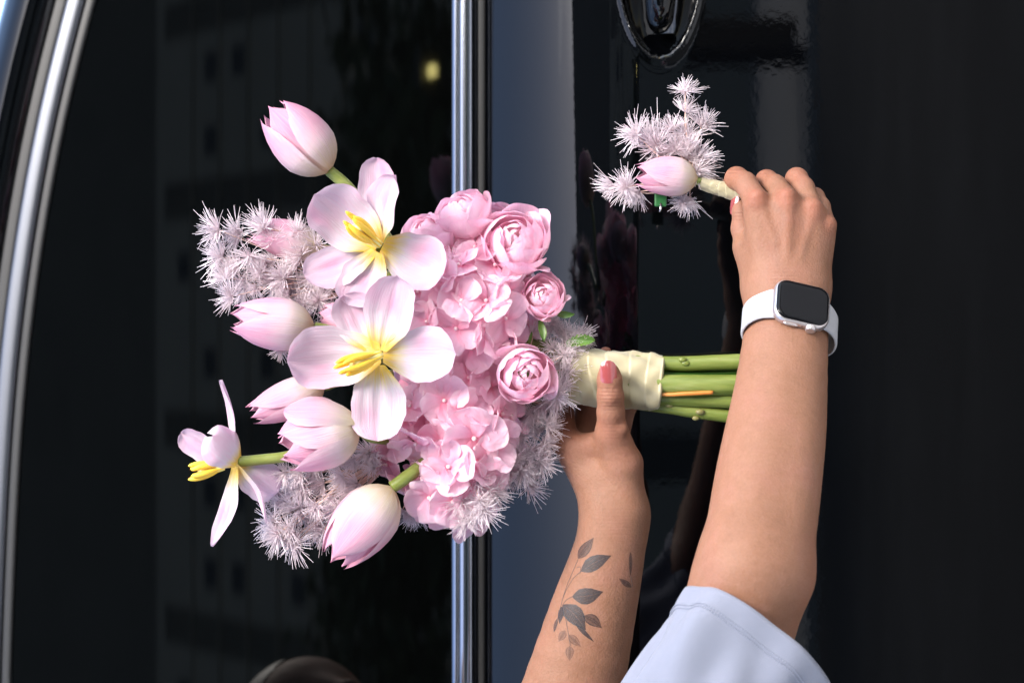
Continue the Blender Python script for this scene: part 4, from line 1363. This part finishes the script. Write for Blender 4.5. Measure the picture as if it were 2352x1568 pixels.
centres = [(1136, 611, 56), (1060, 691, 54), (1115, 690, 58), (982, 738, 50), (1049, 754, 56), (1120, 768, 58), (1084, 799, 54), (1075, 869, 46), (1123, 887, 48), (930, 869, 52), (943, 934, 50), (1020, 920, 58),
           (1077, 945, 54), (1088, 1005, 70), (1031, 1071, 60), (986, 1141, 58), (1010, 640, 54), (1055, 610, 52), (1160, 730, 52), (1180, 775, 50), (1150, 950, 56), (1000, 860, 50), (905, 1010, 50), (955, 1015, 56),
           (920, 1110, 50), (1090, 570, 50), (960, 670, 50), (1040, 1150, 58), (1075, 1110, 56), (1130, 1040, 50), (990, 800, 50), (1140, 840, 50), (885, 1015, 46), (890, 1065, 46), (915, 960, 48), (870, 1045, 40), (1168, 905, 46), (1172, 955, 48), (1150, 1005, 48), (1120, 1090, 46), (1185, 820, 44), (1100, 1060, 48), (1165, 665, 46)]
for k, (a, b, s) in enumerate(centres):
    hyd(a, b, 300 + k, s, None, 10)
r = np.random.default_rng(5); placed = [(a, b) for a, b, _ in centres]
tries = 0
while len(placed) < 92 and tries < 6000:
    tries += 1
    a, b = r.uniform(880, 1215), r.uniform(545, 1200)
    inside = ((a - 1070) / 155) ** 2 + ((b - 700) / 165) ** 2 < 1 or ((a - 1030) / 160) ** 2 + ((b - 1010) / 192) ** 2 < 1
    if inside and min((a - p) ** 2 + (b - q) ** 2 for p, q in placed) > 27 ** 2:
        placed.append((a, b)); hyd(a, b, 1000 + tries, r.uniform(46, 56), None, r.uniform(-40, -12))

# fern -----------------------------------------------------------------
def tuft_mesh(seed, n=120):
    """a plume of fine needles fanning out of one point"""
    r = np.random.default_rng(seed); mb = MB()
    wide = r.uniform(1.25, 1.65)
    lean = r.normal(0, .10, 3)
    for k in range(n):
        th = wide * r.uniform(0, 1) ** .62; a = r.uniform(0, 6.28)
        d = np.array([math.sin(th) * math.cos(a), math.sin(th) * math.sin(a), math.cos(th)])
        L = r.uniform(.62, 1.18)
        out = np.array([math.cos(a), math.sin(a), 0.0])
        curl = r.normal(.05, .22)
        bend = out * curl + r.normal(0, .13, 3) + lean + np.array([0, 0, .10])
        p = [d * .02, d * L * .36 + bend * .05, d * L * .70 + bend * .30, d * L + bend * .85]
        v, f, uv = tube(p, [.016, .019, .018, .010], 3, cap=False)
        mb.add(v, f, uv)
    o = mb.build('tuft', M['fern']); me = o.data; bpy.data.objects.remove(o)
    return me
TUF = [tuft_mesh(500 + k) for k in range(10)]
def fern(parent, tufts, root, name='fern_spray', seed=0, size=43, twig=True):
    r = np.random.default_rng(seed)
    rt = np.array(root, float)
    fl = empty(name, W(*root), parent=parent)
    mb = MB()
    for (px, py, d) in tufts:
        p = np.array([px, py, d], float)
        dr = p - rt; dr = dr / (np.linalg.norm(dr) + 1e-6) * .9 + np.array([0, 0, -.42]) + r.normal(0, .42, 3)
        s = size * r.uniform(.72, 1.22) * S(d * U)
        link('tuft', TUF[r.integers(0, 10)], fl, orient(W(*p), V3(*dr), s, r.uniform(0, 6.28)))
        m = rt + (p - rt) * .5 + r.normal(0, 10, 3)
        v, f, uv = tube(spline([W(*(rt + (p - rt) * .12)), W(*m), W(*p)], 8), np.linspace(2.2, 1.1, 8) * U, 5)
        mb.add(v, f, uv)
    if twig:
        mb.build('twig', M['fern_stem'], fl)
    return fl
def jitter(pts, d, seed, extra=0, j=12):
    r = np.random.default_rng(seed)
    out = [(a, b, d + r.uniform(-35, 35)) for a, b in pts]
    for _ in range(extra):
        a, b = pts[r.integers(0, len(pts))]
        out.append((a + r.normal(0, j), b + r.normal(0, j), d + r.uniform(0, 60)))
    return out
F1 = [(503, 528), (553, 545), (606, 522), (512, 592), (573, 590), (629, 553), (629, 606), (690, 590), (521, 640), (534, 680), (567, 652), (626, 645), (682, 537), (692, 660), (665, 680), (722, 645), (735, 690), (700, 700), (600, 625), (655, 640), (545, 615), (590, 660), (725, 560), (750, 660)]
fern(bouquet, jitter(F1, -60, 1, 14), (840, 650, 0), seed=1)
F2 = [(655, 1085), (690, 1085), (725, 1065), (770, 1060), (700, 1120), (745, 1110), (790, 1095), (815, 1060), (850, 1040), (650, 1150), (690, 1165), (730, 1160), (765, 1140), (630, 1195), (665, 1215), (680, 1232), (715, 1205), (745, 1215), (820, 1110), (860, 1075), (640, 1225), (780, 1165), (800, 1030), (740, 1185)]
fern(bouquet, jitter(F2, -70, 2, 14), (930, 1020, -20), seed=2)
F3 = [(1150, 1010), (1190, 1000), (1225, 985), (1245, 1015), (1175, 1050), (1205, 1050), (1240, 1060), (1160, 1085), (1212, 1118), (1195, 1085), (1225, 1035), (1140, 1055), (1255, 975), (1220, 950), (1195, 960)]
fern(bouquet, jitter(F3, -25, 3, 4), (1130, 930, 10), seed=3, size=40)
F4 = [(1068, 1120), (1095, 1100), (1075, 1165), (1100, 1150), (1060, 1150), (1085, 1185), (1120, 1130), (1110, 1170), (1070, 1195)]
fern(bouquet, jitter(F4, -125, 4, 3), (1060, 1040, -20), seed=4, size=40)
F5 = [(1265, 760), (1290, 770), (1310, 790), (1270, 800), (1295, 815), (1315, 830), (1275, 840), (1300, 850), (1285, 880), (1300, 890), (1265, 870), (1275, 918), (1320, 790), (1250, 790), (1260, 935), (1240, 940), (1225, 770), (1310, 865)]
fern(bouquet, jitter(F5, -20, 5, 8), (1180, 850, 10), seed=5, size=40)
fern(bouquet, [(645, 800, -90), (660, 790, -80), (745, 745, -60), (760, 720, -60), (730, 770, -60)], (820, 770, -20), seed=6, size=34)
fern(bouquet, [(945, 1180, -30), (925, 1170, -30), (965, 1190, -20)], (960, 1080, 0), seed=7, size=36)
fern(bouquet, [(865, 640, -90), (880, 655, -90), (850, 655, -80)], (920, 680, 0), seed=8, size=34)
fern(bouquet, [(1278, 905, -80), (1272, 912, -90)], (1220, 870, 0), seed=9, size=44)

# handle: stems and ribbon -----------------------------------------------
for pts_, rr, mt in [([(1180, 770, 10), (1330, 815, -10), (1520, 834, -20), (1650, 832, -25), (1790, 826, -25)], [14, 17, 17, 18, 17], 'stem'),
                     ([(1180, 800, 30), (1330, 845, 0), (1520, 858, -8), (1660, 857, -5), (1790, 850, -5)], [10, 10, 9, 9, 9], 'dark_stem'),
                     ([(1180, 860, 0), (1330, 870, -30), (1520, 882, -38), (1650, 884, -42), (1790, 884, -42)], [18, 22, 23, 24, 23], 'stem'),
                     ([(1180, 880, -5), (1400, 900, -30), (1520, 906, -50), (1575, 904, -58), (1638, 901, -60)], [4, 4, 4.5, 5, 5], 'orange_stem'),
                     ([(1180, 900, 20), (1330, 895, -20), (1520, 912, -22), (1650, 918, -28), (1780, 922, -28)], [16, 16, 18, 18, 17], 'stem'),
                     ([(1180, 930, 30), (1330, 910, 0), (1500, 930, -6), (1600, 945, -12), (1690, 957, -14), (1780, 968, -14)], [14, 15, 16, 16, 16, 15], 'stem'),
                     ([(1330, 850, 40), (1520, 870, 36), (1780, 872, 40)], 20, 'dark_stem'), ([(1330, 890, 40), (1520, 905, 36), (1770, 930, 30)], 18, 'dark_stem')]:
    stalk(bouquet, pts_, rr, mt, n=36, seg=14, jit=.035)
for (a, b, d, s) in [(1575, 834, -38, 9), (1568, 826, -40, 8), (1537, 930, -24, 8), (1608, 946, -30, 9), (1598, 960, -24, 7)]:
    c = W(a, b, d)
    th = np.linspace(0, math.pi, 7); ph = np.linspace(0, 2 * math.pi, 10, endpoint=False)
    v = np.array([c + s * U * np.array([math.sin(q) * math.cos(p) * .8, math.sin(q) * math.sin(p) * .7, math.cos(q) * 1.2]) for q in th for p in ph])
    f = [(i * 10 + j, (i + 1) * 10 + j, (i + 1) * 10 + (j + 1) % 10, i * 10 + (j + 1) % 10) for i in range(6) for j in range(10)]
    mesh_obj('stem_node', v, f, M['node'] if b > 900 else M['stem'], bouquet)

def ribbon_wrap(parent, a, b, r0, r1, pitch, step, tilt, seed, name='ribbon_wrap', wr=1.0):
    r = np.random.default_rng(seed)
    n, sg = 120, 84
    A, B = np.array(a, float), np.array(b, float)
    ax = nrm(W(*b) - W(*a)); e1 = nrm(np.cross(ax, [0, 1, 0])); e2 = np.cross(ax, e1)
    L = np.linalg.norm(B - A)
    ph = r.uniform(0, 6.28, 6)
    rows = []
    for i in range(n):
        t = i / (n - 1)
        c = W(*(A + (B - A) * t)); rw = []
        base = r0 + (r1 - r0) * t
        for j in range(sg):
            q = 2 * math.pi * j / sg
            x = (t * L + tilt * math.sin(q + .6) * (1 + .5 * math.sin(4 * t + ph[5])) + 4 * math.sin(2 * q + ph[0] + 5 * t) + 7 * math.sin(6 * t + ph[1])) / pitch
            fr = x - math.floor(x)
            sw = step * (1 - fr) if fr > .07 else step * fr / .07
            wrk = wr * (1.4 * math.sin(5 * q + ph[1] + 7 * t) * math.sin(3.1 * x + ph[2]) + 1.0 * math.sin(9 * q + ph[3] - 12 * t) + 1.5 * math.sin(3 * q + ph[4] + 3 * t))
            end = -6 * max(0, (t - .985) / .015) - 4 * max(0, (.015 - t) / .015)
            rw.append(c + (e1 * math.cos(q) + e2 * math.sin(q)) * (base + sw + wrk + end) * U)
        rows.append(rw)
    v = np.array(rows).reshape(-1, 3); f = []
    for i in range(n - 1):
        for j in range(sg):
            k = (j + 1) % sg
            f.append((i * sg + j, i * sg + k, (i + 1) * sg + k, (i + 1) * sg + j))
    return mesh_obj(name, v, f, M['ribbon'], parent)
ribbon_wrap(bouquet, (1306, 859, 0), (1519, 881, 0), 65, 63, 36, 2.2, 17, 31, wr=1.9)

# ================================================================== boutonniere
bout = empty('boutonniere', W(1690, 440, -60), 'small pink tulip boutonniere with white fern pinched in the hand wearing the watch', 'boutonniere')
t = closed_tulip(bout, (1602, 412, -78), (1460, 398, -95), 92, 41, .04, roll=2.0)
stalk(bout, [(1594, 414, -78), (1612, 419, -74), (1640, 426, -70)], 9, 'tulip_stem')
ribbon_wrap(bout, (1607, 420, -74), (1712, 448, -62), 13.5, 21, 22, 0.9, 5, 33, 'tape_wrap', .35)
FB = [(1574, 212), (1574, 258), (1610, 292), (1545, 300), (1578, 318), (1462, 310), (1510, 332), (1490, 325), (1555, 345), (1530, 350), (1585, 350), (1600, 370), (1520, 365), (1570, 362), (1410, 425), (1440, 430), (1470, 440), (1455, 425), (1570, 462), (1585, 455), (1600, 395)]
fern(bout, [(a, b, -60 + 8 * ((k * 7) % 5)) for k, (a, b) in enumerate(FB)], (1590, 412, -40), seed=12, size=45)
cl = MB(); c0 = W(1517, 458, -58)
bx, bf = box(-.0055, .0055, -.003, .003, -.0045, .0045); cl.add(np.array(bx) + c0, bf)
o = cl.build('clip', M['clip'], bout, smooth=False)
bv = o.modifiers.new('bevel', 'BEVEL'); bv.width = .001; bv.segments = 2
v, f, uv = tube([c0 + [-.003, -.003, 0], c0 + [-.0075, -.0035, 0], c0 + [-.0095, -.003, .0008]], .0008, 8)
mesh_obj('pin', v, f, M['steel'], bout, uv)
